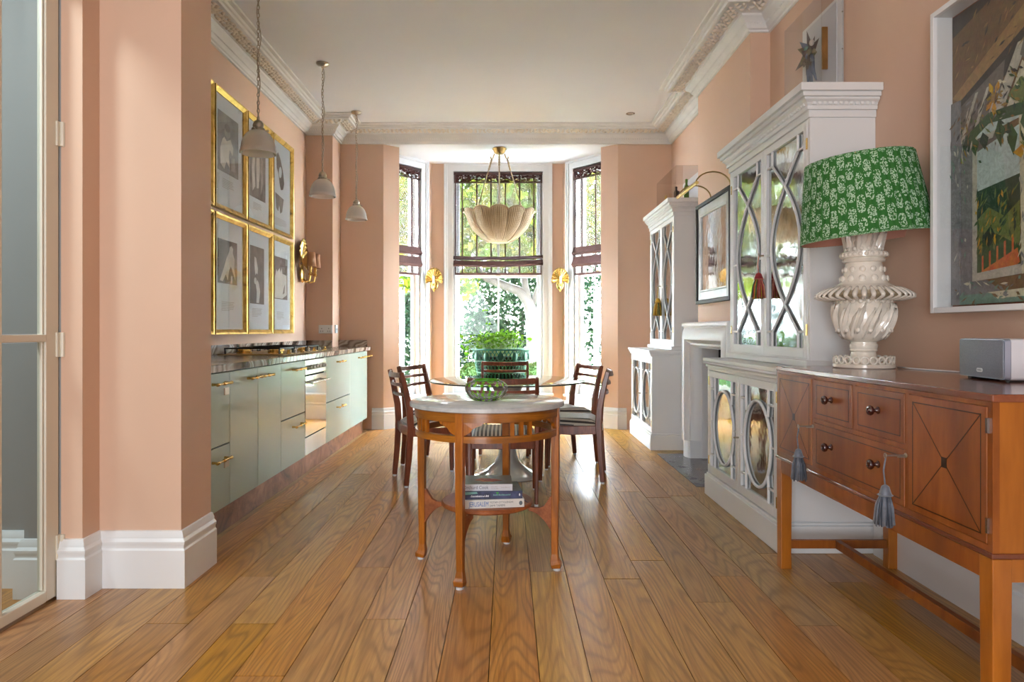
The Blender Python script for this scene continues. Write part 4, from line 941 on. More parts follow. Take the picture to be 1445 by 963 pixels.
MB().lathe([(0, .50), (.215, .50), (.28, .80), (0, .80)], 32).build('liner', plain('peat', (40, 44, 30), .9, 0, .2, 30), P)
M['leaf'] = leaf_mat('basket_leaves', (88, 150, 28), (132, 196, 44), (176, 222, 76), .5, .62)
def round_leaf(g, c, R, s):
    n = 7; vs = [c+R @ Vector((0, 0, -.12*s))]
    for j in range(n): a = 2*PI*(j+.5)/n+PI/2*0; k = 1 if j not in (3,) else .55; vs.append(c+R @ Vector((s*k*math.cos(a), s*k*math.sin(a), 0)))
    g.add(vs, [(0, 1+j, 1+(j+1) % n) for j in range(n)])
st = MB(); lf = MB(); rnd = random.Random(5); big = []
for i in range(210):
    a = rnd.uniform(0, 2*PI); r0 = rnd.uniform(0, .24); r1 = r0+rnd.uniform(-.02, .14); zt_ = .90+rnd.uniform(0, .22)*(1-.3*r1/.35)
    if i > 188: a = PI+rnd.uniform(-.5, .5); r1 = rnd.uniform(.38, .54); zt_ = rnd.uniform(.74, 1.08)
    if i in (100, 101): a, r1, zt_ = 2.6+.4*(i-100), .20, 1.33
    p0 = Vector((r0*math.cos(a), r0*math.sin(a), .80)); p1 = Vector((r1*math.cos(a), r1*math.sin(a), zt_)); pm = (p0+p1)/2+Vector((0, 0, .09))
    st.tube([p0, pm, p1], .0018, 4)
    R = Euler((rnd.uniform(-.9, .9), rnd.uniform(-.9, .9), rnd.uniform(0, 6.28))).to_matrix(); big.append((p1, R, rnd.uniform(.016, .032)))
    if rnd.random() < .75: big.append((pm+Vector((rnd.uniform(-.04, .04), rnd.uniform(-.04, .04), .02)), Euler((rnd.uniform(-.9, .9), rnd.uniform(-.9, .9), 0)).to_matrix(), rnd.uniform(.014, .028)))
o = st.build('stems', plain('leaf_stem', (104, 128, 60), .6), P); o['kind'] = 'stuff'
base_leaf = MB(); round_leaf(base_leaf, Vector((0, 0, 0)), Matrix.Identity(3), 1.0); bl = base_leaf.build('leaf', M['leaf'], P, fix=False)
for i, (c, R, s) in enumerate(big[:290]):
    o = bl if i == 0 else part_copy(bl, P)
    o.matrix_basis = Matrix.Translation(c) @ R.to_4x4() @ Matrix.Scale(s, 4)
g = MB()
for c, R, s in big[290:]: round_leaf(g, c, R, s)
o = g.build('leaf_mass', M['leaf'], P, fix=False); o['kind'] = 'stuff'
# ---------------------------------------------------------------- white display cabinets either side of the fireplace
def cabinet(name, label, y0, y1, xl, xu, xb, rope):
    K = thing(name, label, 'cabinet', ((xl+xb)/2, (y0+y1)/2, 0), 0); w = 'cab'
    def bx(nm, *a, p=K, m=w, bevel=.003): return MB(p).box(*a).build(nm, M[m], p, bevel=bevel)
    g = MB(K); g.box(xl-.018, xb, y0-.018, y1+(.0 if y1 > 7 else .018), 0, .135).box(xl-.010, xb, y0-.010, y1, .135, .15); g.build('plinth', M[w], K, bevel=.004)
    g = MB(K); z0, z1 = .15, .855                     # lower carcass: open front, filled behind the doors
    g.box(xl+.045, xb, y0, y1, z0, z1).box(xl, xl+.045, y0, y0+.028, z0, z1).box(xl, xl+.045, y1-.028, y1, z0, z1).box(xl, xl+.045, y0+.028, y1-.028, .834, z1); g.build('lower_carcass', M[w], K)
    g = MB(K); g.box(xl-.015, xb, y0-.015, y1, .855, .875).box(xl-.035, xb, y0-.035, y1, .893, .915); g.build('ledge', M[w], K, bevel=.004)
    g = MB(K)
    g.box(xl-.024, xb, y0-.024, y1, .875, .893)
    if rope:
        n = int((y1-y0+.04)/.018)
        for i in range(n): g.ball((xl-.026, y0-.03+.018*(i+.5), .884), (.008, .006, .010), 6, 4, Matrix.Rotation(.6, 3, 'X'))
        for i in range(int((xb-xl)/.018)): g.ball((xl-.02+.018*(i+.5), y0-.026, .884), (.006, .008, .010), 6, 4)
    o = g.build('rope_moulding', M[w], K, smooth=60)
    zt = 2.30; g = MB(K)
    g.box(xu+.045, xb, y0, y1, .915, 2.15).box(xu, xu+.045, y0, y0+.03, .915, 2.15).box(xu, xu+.045, y1-.03, y1, .915, 2.15).box(xu, xu+.045, y0+.03, y1-.03, .915, .957); g.build('upper_carcass', M[w], K)
    g = MB(K); g.box(xu-.03, xb, y0-.025, y1, .916, .95); g.build('foot_moulding', M[w], K, bevel=.005)
    g = MB(K)                                          # cornice
    for z_a, z_b, o_ in ((2.15, 2.185, .010), (2.185, 2.205, .022), (2.228, 2.24, .045), (2.24, 2.262, .058), (2.262, 2.30, .075)): g.box(xu-o_, xb+.0, y0-o_, y1+(.0 if y1 > 7 else o_*.6), z_a, z_b)
    g.loft([[(xu-a, y0-a, z), (xb, y0-a, z), (xb, y1+(0 if y1 > 7 else a*.6), z), (xu-a, y1+(0 if y1 > 7 else a*.6), z)] for a, z in ((.022, 2.205), (.030, 2.218), (.045, 2.228))])
    g.build('cornice', M[w], K, bevel=.002)
    g = MB(K); n = int((y1-y0)/.026)
    for i in range(n): g.box(xu-.033, xu-.015, y0+.026*i, y0+.026*i+.015, 2.207, 2.222)
    for i in range(int((xb-xu)/.026)): g.box(xu+.026*i, xu+.026*i+.015, y0-.033, y0-.015, 2.207, 2.222)
    g.build('dentil_course', M[w], K)['kind'] = 'stuff'
    ym = (y0+y1)/2
    def door(a, b, z0, z1, X, lower, hinge_y, knob_y):
        st, rl, tp = .046, .05, .042
        g = MB(K); g.box(X, X+.024, a+.002, a+st, z0, z1).box(X, X+.024, b-st, b-.002, z0, z1).box(X, X+.024, a+st, b-st, z0, z0+rl).box(X, X+.024, a+st, b-st, z1-tp, z1)
        d = g.build('door', M[w], K, bevel=.002)
        A, B, C, E = a+st, b-st, z0+rl, z1-tp; W, H = B-A, E-C; xx = X+.006
        MB(d).box(X+.014, X+.018, A, B, C, E).build('mirror_pane', M['mirror'], d)
        P = lambda u, v: (xx, A+u*W, C+v*H)
        r = .0075
        if not lower:
            n = 28
            for s in (0, 1):
                pts = []
                for i in range(n+1):
                    q = i/n; u = .15+.74*math.sin(PI*q)**1.0; pts.append(P(u if s == 0 else 1-u, .075+.85*q))
                MB(d).tube(pts, r, 6).build('glazing_arc', M[w], d, smooth=60)
            for u in (.15, .85):
                e = 0 if u < .5 else 1
                for pts in ([P(u, 0), P(u, .075)], [P(u, .925), P(u, 1)], [P(u, .075), P(e, .075)], [P(u, .925), P(e, .925)], [P(e, .47), P(.11 if e == 0 else .89, .47)]): MB(d).tube(pts, r, 6).build('glazing_bar', M[w], d, smooth=60)
        else:
            n = 40; MB(d).tube([P(.5+.40*math.cos(t_), .48+.395*math.sin(t_)) for t_ in [2*PI*i/n for i in range(n)]], r+.002, 7, loop=True).build('glazing_oval', M[w], d, smooth=60)
            for u in (.16, .84):
                e = 0 if u < .5 else 1; k = .5+.40*(.8)*(1 if e else -1)
                for v, sgn in ((1, -1), (0, 1)):
                    MB(d).tube([P(u, v), P(u, v+sgn*.13), P(k, v+sgn*.24)], r+.001, 6).build('glazing_bar', M[w], d, smooth=60); MB(d).tube([P(u, v+sgn*.13), P(e, v+sgn*.13)], r, 6).build('glazing_bar', M[w], d, smooth=60)
                MB(d).tube([P(.10 if e == 0 else .90, .5), P(e, .5)], r*.7, 6).build('glazing_bar', M[w], d, smooth=60)
        for z in (z0+.12*(z1-z0), z1-.10*(z1-z0)): MB(d).box(X-.003, X+.012, hinge_y-.006, hinge_y+.006, z-.028, z+.028).build('hinge', M['brass'], d)
        return d
    zl0, zl1 = .172, .79
    for lo, X, z0_, z1_ in ((1, xl-.002, .157, .832), (0, xu-.002, .958, 2.148)):
        i = .028 if lo else .03
        door(y0+i, ym, z0_, z1_, X, lo, y0+i+.004, ym); d = door(ym, y1-i, z0_, z1_, X, lo, y1-i-.004, ym)
        zk = (z0_+z1_)/2-.02
        MB(d).tube([(X, ym-.012 if lo else ym, zk), (X-.03, ym-.012 if lo else ym, zk)], .005, 8).build('key', M['nickel'], d, smooth=60)
    return K
XR = 1.818
cabinet('display_cabinet', 'large white mirrored display cabinet beside the fireplace, behind the green lamp', 3.43, 4.66, 1.345, 1.495, XR, True)
cabinet('display_cabinet', 'small white mirrored display cabinet in the far alcove by the bay', 6.36, 7.42, 1.325, 1.525, XR, False)
MB(bpy.data.objects['display_cabinet']).box(1.36, 1.80, 3.405, 3.414, .16, .80).build('side_panel', M['cab'], bpy.data.objects['display_cabinet'], bevel=.003)

# ---------------------------------------------------------------- fireplace surround and hearth
F = thing('fire_surround', 'white moulded fire surround between the two white cabinets', 'fireplace', (1.6, 5.48, 0))
# bolection moulding: profile (inward distance from outer edge, X)
BP = [(0, 1.682), (0, 1.545), (.012, 1.530), (.03, 1.528), (.04, 1.542), (.05, 1.545), (.075, 1.528), (.11, 1.515), (.145, 1.522), (.165, 1.545), (.175, 1.565), (.19, 1.568), (.20, 1.585), (.212, 1.60), (.212, 1.682)]
g = MB(F); ya, yb, zt = 4.83, 6.11, 1.165; kq = .86
rows = [[(x, yb-d*kq, .15) for d, x in BP], [(x, yb-d*kq, zt-d*1.0) for d, x in BP], [(x, ya+d*kq, zt-d*1.0) for d, x in BP], [(x, ya+d*kq, .15) for d, x in BP]]
g.loft(rows); g.build('bolection_moulding', M['white'], F, smooth=35)
g = MB(F)
for s, e in ((yb, -1), (ya, 1)):
    a, b = sorted((s+.004, s+e*.186)); n = 6
    poly = [(1.682, a), (1.682, b)]+[(1.53+.06*(1-math.sin(PI*i/n))*.5, b+(a-b)*i/n) for i in range(n+1)]
    g = MB(F); g.prism(poly, .0045, .152); g.build('plinth_block', M['white'], F, bevel=.003)
g = MB(F); g.box(1.66, 1.80, yb-.19, yb-.182, 0.0045, .95).box(1.66, 1.80, ya+.182, ya+.19, 0.0045, .95).box(1.60, 1.80, ya+.182, yb-.182, .952, .96); g.build('inner_slip', M['white'], F)
Ht = thing('hearth_slab', 'dark grey slate hearth slab set in front of the fireplace', 'hearth', (1.5, 5.5, 0))
MB(Ht).box(1.325, 1.79, 4.86, 6.16, 0.0003, .004).build('slab', M['slate'], Ht)
# framed mirror above with brass picture light
Mr = thing('framed_mirror', 'dark silver framed glass picture hung above the fire surround', 'picture', (1.683, 5.58, 1.32))
y0, y1, z0, z1 = 5.12, 6.04, 1.322, 2.172; xf = 1.635
M['dkframe'] = plain('charcoal_frame', (40, 36, 33), .6, 0, .06, 8); M['silver'] = plain('silvered_slope', (168, 168, 166), .35, .6, .08, 8)
for a in ((y0, y0+.03, z0, z1), (y1-.03, y1, z0, z1), (y0+.03, y1-.03, z0, z0+.03), (y0+.03, y1-.03, z1-.03, z1)): MB(Mr).box(xf, 1.682, *a).build('frame_side', M['dkframe'], Mr, bevel=.004)
for a in ((y0+.03, y0+.10, z0+.03, z1-.03), (y1-.10, y1-.03, z0+.03, z1-.03), (y0+.1, y1-.1, z0+.03, z0+.10), (y0+.1, y1-.1, z1-.10, z1-.03)): MB(Mr).box(xf+.015, 1.67, *a).build('silver_border', M['silver'], Mr, bevel=.006)
for a in ((y0+.10, y0+.115, z0+.10, z1-.10), (y1-.115, y1-.10, z0+.10, z1-.10), (y0+.115, y1-.115, z0+.10, z0+.115), (y0+.115, y1-.115, z1-.115, z1-.10)): MB(Mr).box(xf+.012, 1.67, *a).build('inner_slip', M['silver'], Mr, bevel=.003)
MB(Mr).box(xf+.022, xf+.026, y0+.11, y1-.11, z0+.11, z1-.11).build('mirror_pane', M['mirror'], Mr)
PLt = thing('picture_light', 'brass picture light on two curved arms over the framed glass', 'picture light', (1.66, 5.45, 2.18))
MB(PLt).tube([(1.40, 5.13, 2.19), (1.40, 5.71, 2.19)], .014, 10).build('lamp_tube', M['brass'], PLt, smooth=60)
for y in (5.17, 5.67):
    pts = [(1.66, y, 2.173)]+[(1.53+.13*math.cos(t_), y, 2.18+.10*math.sin(t_)) for t_ in [PI*i/16 for i in range(17)]]
    MB(PLt).tube(pts, .0055, 7).build('curved_arm', M['brass_dull'], PLt, smooth=180)

# ---------------------------------------------------------------- acrylic cases on the cabinets
A = thing('acrylic_case', 'clear acrylic case with little bottles on the small white cabinet', 'display case', (1.66, 6.7, 2.30))
def case(A, x0, x1, y0, y1, z0, z1, back):
    for a in ((x0, x0+.004, y0, y1, z0, z1), (x0, x1, y0, y0+.004, z0, z1), (x0, x1, y1-.004, y1, z0, z1), (x0+.004, x1, y0+.004, y1-.004, z1-.004, z1)): MB(A).box(*a).build('acrylic_side', M['acrylic'], A)
    MB(A).box(x1-.010, x1, y0, y1, z0, z1-.006).build('back_board', M[back], A)
case(A, 1.53, 1.81, 6.31, 7.12, 2.3015, 2.60, 'white')
for i, (x, y, c, h_, r, nm, lab) in enumerate(((1.56, 6.42, (40, 26, 24), .125, .022, 'dark_bottle', 'tall near black bottle in the acrylic case'), (1.60, 6.50, (74, 34, 28), .10, .022, 'dark_bottle', 'dark red brown bottle in the acrylic case'), (1.66, 6.44, (92, 132, 44), .20, .024, 'green_figurine', 'tall green figurine in the acrylic case'), (1.58, 6.72, (196, 152, 112), .12, .024, 'peach_bottle', 'pale peach bottle in the acrylic case'), (1.57, 6.88, (206, 176, 70), .13, .026, 'yellow_bottle', 'yellow bottle in the acrylic case'), (1.57, 7.04, (196, 112, 110), .10, .024, 'pink_bottle', 'pink bottle in the acrylic case, at its window end'))):
    B = thing(nm, lab, 'bottle', (x, y, 2.3015), 0, 'little bottles in the acrylic case')
    m = plain(nm+'_glaze', c, .3, 0, .08, 20)
    MB().lathe([(0, 0), (r, .001), (r, h_*.55), (r*.8, h_*.66), (r*.42, h_*.74), (r*.42, h_*.86), (0, h_*.86)], 14).build('bottle_body', m, B, smooth=50)
    MB().lathe([(0, h_*.85), (r*.5, h_*.85), (r*.52, h_*.97), (r*.3, h_), (0, h_)], 12).build('stopper', m, B, smooth=50)
A = thing('flower_case', 'tall acrylic case with a blue and brown flower piece on the large cabinet', 'display case', (1.74, 4.0, 2.3015))
case(A, 1.695, 1.816, 3.75, 4.25, 2.3015, 2.93, 'plaster')
MB(A).box(1.80, 1.805, 3.80, 4.18, 2.33, 2.90).build('mount', M['mat_board'], A)
g = MB(A)
M['petal_b'] = plain('dusty_blue_petal', (92, 104, 128), .6, 0, .2, 20); M['petal_d'] = plain('brown_petal', (86, 66, 58), .6, 0, .2, 20); M['petal_g'] = plain('teal_petal', (92, 140, 130), .6, 0, .15, 20); M['petal_o'] = plain('olive_petal', (112, 104, 62), .6, 0, .15, 20)
rr = random.Random(3); cx, cy, cz = 1.765, 4.02, 2.70
for i in range(22):
    a = 2*PI*i/11+rr.uniform(-.2, .2); L = .085+.05*rr.random() if i < 11 else .06
    d = Vector((rr.uniform(-.5, .1), math.cos(a), math.sin(a))).normalized(); sd = d.cross(Vector((1, 0, 0))).normalized(); c = Vector((cx-.002*i, cy, cz+(.0 if i < 11 else -.02)))
    g = MB(A); up = Vector((-.012, 0, 0)); g.add([c, c+d*L*.45+sd*.028, c+d*L, c+d*L*.45-sd*.028, c+d*L*.5+up], [(0, 1, 4), (1, 2, 4), (2, 3, 4), (3, 0, 4), (0, 3, 2, 1)])
    g.build('petal', M[('petal_d', 'petal_o', 'petal_b', 'petal_d', 'petal_d')[i % 5]], A)
for y, z, m in ((4.03, 2.73, 'petal_g'), (3.99, 2.70, 'petal_o'), (4.06, 2.69, 'petal_g'), (3.96, 2.74, 'pale_print')): MB(A).ball((cx-.03, y, z), (.014, .018, .018), 8, 6).build('flower_heart', M[m], A, smooth=180)
for dy, L in ((0, .20), (.03, .16), (-.03, .17)): MB(A).tube([(cx, cy+dy*.3, cz), (cx-.01, cy+dy, cz-L*.6), (cx, cy+dy*1.8, cz-L)], [.008, .012, .006], 6).build('stem', M['petal_b'], A, smooth=180)
MB(A).box(1.712, 1.742, 3.775, 3.785, 2.52, 2.75).build('side_tablet', M['brass_dull'], A)
for z in (2.42, 2.62, 2.82): MB(A).tube([(1.808, 3.7495, z), (1.808, 3.747, z)], .004, 8).build('screw', M['nickel'], A)

# ---------------------------------------------------------------- tassels on the keys
def tassel(label, x, y, z, L, r, mats, cordm, headm, group=None):
    T = thing('key_tassel', label, 'tassel', (x, y, z), 0, group)
    MB().tube([(.002, 0, 0), (-.004, .003, -L*.2), (0, 0, -L*.42)], .0028, 6).build('cord', M[cordm], T, smooth=180)
    MB().tube([(0, .007*math.cos(a), .004+.007*math.sin(a)) for a in [2*PI*i/14 for i in range(14)]], .0022, 6, loop=True).build('key_loop', M['nickel'], T, smooth=180)
    MB().lathe([(.002, -L*.40), (.010*r/.03, -L*.43), (.014*r/.03, -L*.50), (.017*r/.03, -L*.55), (.012*r/.03, -L*.565)], 14).build('head', M[headm], T, smooth=60)
    MB().lathe([(.018*r/.03, -L*.548), (.021*r/.03, -L*.556), (.018*r/.03, -L*.566)], 14).build('binding', M[cordm], T, smooth=60)
    rr = random.Random(int(abs(y)*100)); k = len(mats); n = 66
    for j, m in enumerate(mats):
        g = MB()
        for i in range(j, n, k):
            a = 2*PI*i/n; q = rr.uniform(.75, 1.08); zz = -L*rr.uniform(.97, 1.02); sp = rr.uniform(.55, 1.0)
            c, s = math.cos(a), math.sin(a); r1 = r*sp*q
            g.tube([(.012*r/.03*c, .012*r/.03*s, -L*.56), (r1*.8*c, r1*.8*s, -L*.72), (r1*c, r1*s, zz)], [.0022*r/.03, .003*r/.03, .0022*r/.03], 5)
        g.build('fringe', M[m], T, smooth=180)
    return T
M['tg'] = plain('slate_grey_thread', (96, 104, 116), .5, 0, .15, 60, Sheen_Weight=.5); M['tg2'] = plain('dark_grey_thread', (66, 74, 86), .5, 0, .1, 60)
M['ty'] = plain('ochre_thread', (190, 150, 40), .6, 0, .1, 60); M['tr'] = plain('red_thread', (150, 48, 52), .6, 0, .1, 60); M['tgn'] = plain('green_thread', (60, 92, 58), .6, 0, .1, 60); M['tpk'] = plain('pink_thread', (206, 140, 120), .6, 0, .1, 60)
tassel('multicoloured thread tassel on the key of the large white cabinet', 1.463, 4.045, 1.535, .25, .047, ('ty', 'tr', 'tgn', 'tpk'), 'tpk', 'tr')
tassel('ochre yellow tassel on the key of the small white cabinet', 1.493, 6.89, 1.535, .29, .055, ('ty', 'ty', 'tgn'), 'ty', 'ty')

# ---------------------------------------------------------------- sideboard
SB = thing('sideboard', 'polished mahogany sideboard on tall square legs along the pink wall', 'sideboard', (1.52, 2.52, 0))
xa, xb, ya, yb = 1.258, 1.80, 1.80, 3.24; zb0, zt0 = .520, .912
MB(SB).box(xa-.004, xb, ya-.004, yb+.004, zt0, .933).build('top', M['mahog_top'], SB, bevel=.004)
g = MB(SB); g.box(xa+.018, xb, ya+.001, yb, zb0, zt0); g.build('carcass', M['mahog_end'], SB)
g = MB(SB)
ds = (3.222, 2.865, 2.845, 2.53, 2.51, 2.195, 2.175, 1.818)
for a, b, c, d in ((yb-.018, yb, zb0+.018, zt0-.012), (ya, ya+.018, zb0+.018, zt0-.012), (2.845, 2.865, zb0+.018, zt0-.012), (2.175, 2.195, zb0+.018, zt0-.012), (2.51, 2.53, .738, zt0-.012), (ya, yb, zb0, zb0+.018), (ya, yb, zt0-.012, zt0), (2.195, 2.845, .722, .738)): g.box(xa, xa+.018, a, b, c, d)
g.build('front_frame', M['mahog'], SB)
def inlay(parent, y0, y1, z0, z1, X, cross):
    g = MB(parent); i = .022; t_ = .0028
    for a in ((y0+i, y1-i, z0+i, z0+i+t_), (y0+i, y1-i, z1-i-t_, z1-i), (y0+i, y0+i+t_, z0+i, z1-i), (y1-i-t_, y1-i, z0+i, z1-i)): g.box(X-.0006, X+.001, *a)
    if cross:
        for p, q in (((y0+i, z0+i), (y1-i, z1-i)), ((y0+i, z1-i), (y1-i, z0+i))): g.bar([(X, p[0], p[1]), (X, q[0], q[1])], .0012, .0024, (1, 0, 0))
    g.build('ebony_stringing', M['inlay'], parent)
    if cross:
        ym, zm = (y0+y1)/2, (z0+z1)/2; MB(parent).box(X-.0009, X+.001, ym-.012, ym+.012, zm-.015, zm+.015).build('inlay_lozenge', M['inlay'], parent)
def knob(parent, y, z):
    g = MB(parent); g.lathe([(.012, 0), (.013, .004), (.007, .010), (.006, .018), (.015, .023), (.018, .030), (.015, .036), (.008, .037), (.006, .034), (0, .034)], 16, Matrix.Translation((xa-.001, y, z)) @ Matrix.Rotation(-PI/2, 4, 'Y')); g.build('knob', M['knob'], parent, smooth=50)
def fr(nm, y0, y1, z0, z1, cross, hinge=None):
    d = MB(SB).box(xa-.003, xa+.018, y0+.0015, y1-.0015, z0+.0015, z1-.0015).build(nm, M['mahog'], SB, bevel=.002); inlay(d, y0, y1, z0, z1, xa-.003, cross)
    if hinge:
        for z in (z0+.05, z1-.05): MB(d).box(xa-.006, xa, hinge-.004, hinge+.004, z-.02, z+.02).build('hinge', M['steel'], d)
    return d
fr('door', 2.866, 3.222, .538, .90, True); fr('door', 1.818, 2.174, .538, .90, True, 1.816)
a = fr('drawer', 2.531, 2.844, .738, .90, False); knob(a, 2.69, .828); a = fr('drawer', 2.196, 2.509, .738, .90, False); knob(a, 2.35, .828)
a = fr('drawer', 2.196, 2.844, .538, .722, False); knob(a, 2.69, .645); knob(a, 2.35, .645)
MB(SB).box(xa-.006, xb, ya-.006, yb+.006, .505, .520).build('waist_moulding', M['mahog_top'], SB, bevel=.004)
g = MB(SB)
g.box(xa, xa+.022, ya+.05, yb-.05, .445, .505).build('stand_apron', M['mahog'], SB); MB(SB).box(xa+.05, xb-.05, ya, ya+.022, .445, .505).build('stand_apron', M['mahog_end'], SB); MB(SB).box(xa+.05, xb-.05, yb-.022, yb, .445, .505).build('stand_apron', M['mahog'], SB); MB(SB).box(xb-.022, xb, ya+.05, yb-.05, .445, .505).build('stand_apron', M['mahog'], SB)
for x in (xa-.002, xb-.050):
    for y in (ya-.002, yb-.050):
        g = MB(SB); cx, cy = x+.026, y+.026; g.bar([(cx, cy, 0), (cx, cy, .06), (cx, cy, .445), (cx, cy, .505)], .052, .052, (1, 0, 0), [.96, .92, 1, 1]); g.build('leg', M['mahog_end'], SB, bevel=.003)
for y in (ya+.018, yb-.040): MB(SB).box(xa+.05, xb-.05, y, y+.022, .092, .130).build('end_stretcher', M['mahog'], SB, bevel=.002)
MB(SB).box(1.512, 1.538, ya+.04, yb-.04, .092, .130).build('long_stretcher', M['mahog'], SB, bevel=.002)
for y, x1, lab in ((2.852, 1.195, 'grey tassel on the key of the sideboard door nearest the white cabinet'), (2.187, 1.19, 'grey tassel on the key of the sideboard door nearest the camera')):
    T = tassel(lab, x1, y, .700, .215, .034, ('tg', 'tg2', 'tg'), 'tg', 'tg', 'grey tassels on the sideboard keys')
    g = MB(T); g.tube([(xa-.001, y, .705), (x1+.002, y, .704)], .0032, 8).ball((xa-.004, y, .705), (.004, .008, .008), 8, 5).box(xa-.03, xa-.004, y-.001, y+.001, .698, .705); g.build('key_shank', M['nickel'], T, smooth=60)

# ---------------------------------------------------------------- table lamp
M['cream_glaze'] = plain('cream_crackle_glaze', (238, 232, 220), .14, 0, .05, 18, .1, 60, Coat_Weight=.5); M['cream_dark'] = plain('cream_glaze_recess', (196, 178, 146), .3, 0, .12, 25)
LX, LY, LZt = 1.575, 3.07, .9332
TL = thing('table_lamp', 'cream leaf moulded urn lamp with green printed shade on the sideboard', 'lamp', (LX, LY, LZt))
MB().lathe([(0, 0), (.122, 0), (.126, .004), (.126, .016), (.120, .020), (.06, .022), (.053, .05), (.050, .07), (.056, .078), (.054, .084), (.057, .090), (.057, .104), (.052, .108), (.052, .114), (.078, .126), (.096, .150), (.108, .185), (.113, .23), (.110, .275), (.108, .290), (.118, .298), (.125, .303), (.150, .306), (.165, .318), (.150, .345), (.12, .362), (.100, .372), (.090, .390), (.083, .41), (.077, .44), (.073, .462), (.084, .466), (.088, .474), (.082, .482), (.093, .486), (.094, .508), (.072, .512), (.066, .54), (.060, .58), (.066, .61), (.03, .615), (.012, .63), (.012, .66), (0, .66)], 48).build('urn_body', M['cream_glaze'], TL, smooth=40)
n = 22
p0 = None
for i in range(n):
    a = 2*PI*i/n; Mx = Matrix.Rotation(a, 4, 'Z') @ Matrix.Translation((.119, 0, .036))
    if p0 is None: p0 = MB().tube([(0, .0145*math.cos(q), .0145*math.sin(q)) for q in [2*PI*j/12 for j in range(12)]], .0048, 6, loop=True).build('scroll_ring', M['cream_glaze'], TL, smooth=180); o = p0
    else: o = part_copy(p0)
    o.matrix_basis = Mx
n = 34; p0 = None
for i in range(n):     # reeded petals of the wide collar
    a = 2*PI*i/n
    if p0 is None:
        g = MB(); rows = []
        for q, (r, z, w_) in enumerate(((.138, .352, .006), (.160, .343, .0095), (.182, .330, .012), (.196, .319, .011), (.197, .312, .009), (.180, .305, .011), (.155, .299, .010), (.13, .297, .006))):
            rows.append([(r, -w_, z), (r+.004, -w_*.4, z+.004 if q < 4 else z-.004), (r+.004, w_*.4, z+.004 if q < 4 else z-.004), (r, w_, z)])
        g.loft(rows, closed=False, cap=False); p0 = g.build('collar_petal', M['cream_glaze'], TL, smooth=60); o = p0; s = o.modifiers.new('t', 'SOLIDIFY'); s.thickness = .004
    else: o = part_copy(p0)
    o.matrix_basis = Matrix.Rotation(a+.4*0, 4, 'Z')
MB().lathe([(.12, .300), (.168, .310), (.182, .320), (.160, .335), (.12, .352)], 48, cap=False).build('collar_core', M['cream_dark'], TL, smooth=60)
def acanthus(nm, r0, z0, r1, z1, r2, z2, wd, count, twist, off, mat='cream_glaze'):
    p0 = None
    for i in range(count):
        if p0 is None:
            g = MB(); rows = []
            for k in range(8):
                q = k/7; r = (1-q)**2*r0+2*q*(1-q)*r1+q*q*r2; z = z0+(z2-z0)*q+(z1-(z0+z2)/2)*2*q*(1-q)
                w_ = wd*math.sin(PI*min(1, .18+.82*q))**.7*(1.12 if k % 2 else .88); a = twist*q
                rows.append([tuple(Matrix.Rotation(a+u*w_/max(r, .03), 3, 'Z') @ Vector((r+(.007 if u == 0 else 0)-.004*abs(u), 0, z))) for u in (-1, -.5, 0, .5, 1)])
            g.loft(rows, closed=False, cap=False); p0 = g.build(nm, M[mat], TL, smooth=70); s = p0.modifiers.new('t', 'SOLIDIFY'); s.thickness = .005; o = p0
        else: o = part_copy(p0)
        o.matrix_basis = Matrix.Rotation(2*PI*i/count+off, 4, 'Z')
acanthus('bowl_leaf', .078, .125, .132, .19, .121, .262, .017, 12, .45, 0)
acanthus('bowl_leaf', .100, .150, .138, .22, .120, .285, .014, 12, .40, .26)
acanthus('neck_leaf', .068, .512, .078, .55, .086, .600, .016, 10, .15, .1)
p0 = None
for cnt, r, z, s in ((22, .111, .293, .012), (20, .100, .285, .011), (12, .092, .392, .015), (12, .081, .432, .013), (16, .104, .262, .010), (16, .075, .522, .009), (26, .094, .497, .009), (14, .110, .165, .010)):
    for i in range(cnt):
        if p0 is None: p0 = MB().ball((0, 0, 0), 1, 10, 6).build('rosette', M['cream_glaze'], TL, smooth=180); o = p0
        else: o = part_copy(p0)
        o.matrix_basis = Matrix.Rotation(2*PI*(i+.5*(cnt % 3))/cnt, 4, 'Z') @ Matrix.Translation((r, 0, z)) @ Matrix.Diagonal((s*.6, s, s, 1))
# shade: pleated drum, a little tipped
t = NT('block_printed_cotton'); v = t.coord('UV'); sp = t.node('ShaderNodeSeparateXYZ'); t.l(v, sp.inputs[0])
NU, NV = 44., 5.0
col_ = t.math('MULTIPLY', sp.outputs[0], NU); ci = t.math('FLOOR', col_); fu = t.math('ABSOLUTE', t.math('SUBTRACT', t.math('FRACT', col_), .5))
par = t.math('MULTIPLY', t.math('FRACT', t.math('MULTIPLY', ci, .5)), 1.0); rv = t.math('ADD', t.math('MULTIPLY', sp.outputs[1], NV), par)
fv = t.math('ABSOLUTE', t.math('SUBTRACT', t.math('FRACT', rv), .5))
d2 = t.math('ADD', t.math('POWER', t.math('DIVIDE', fu, .47), 3.0), t.math('POWER', t.math('DIVIDE', fv, .40), 3.0))
uvs = t.node('ShaderNodeVectorMath', operation='MULTIPLY'); t.l(v, uvs.inputs[0]); uvs.inputs[1].default_value = (300, 70, 1)
vo = t.node('ShaderNodeTexVoronoi'); vo.inputs['Scale'].default_value = 1.0; t.l(uvs.outputs[0], vo.inputs['Vector'])
f = t.math('MULTIPLY', t.math('LESS_THAN', d2, .95), t.math('LESS_THAN', vo.outputs['Distance'], .52))
edge = t.math('MULTIPLY', t.math('LESS_THAN', sp.outputs[1], .075), t.math('LESS_THAN', vo.outputs['Distance'], .42)); f = t.math('MAXIMUM', f, edge)
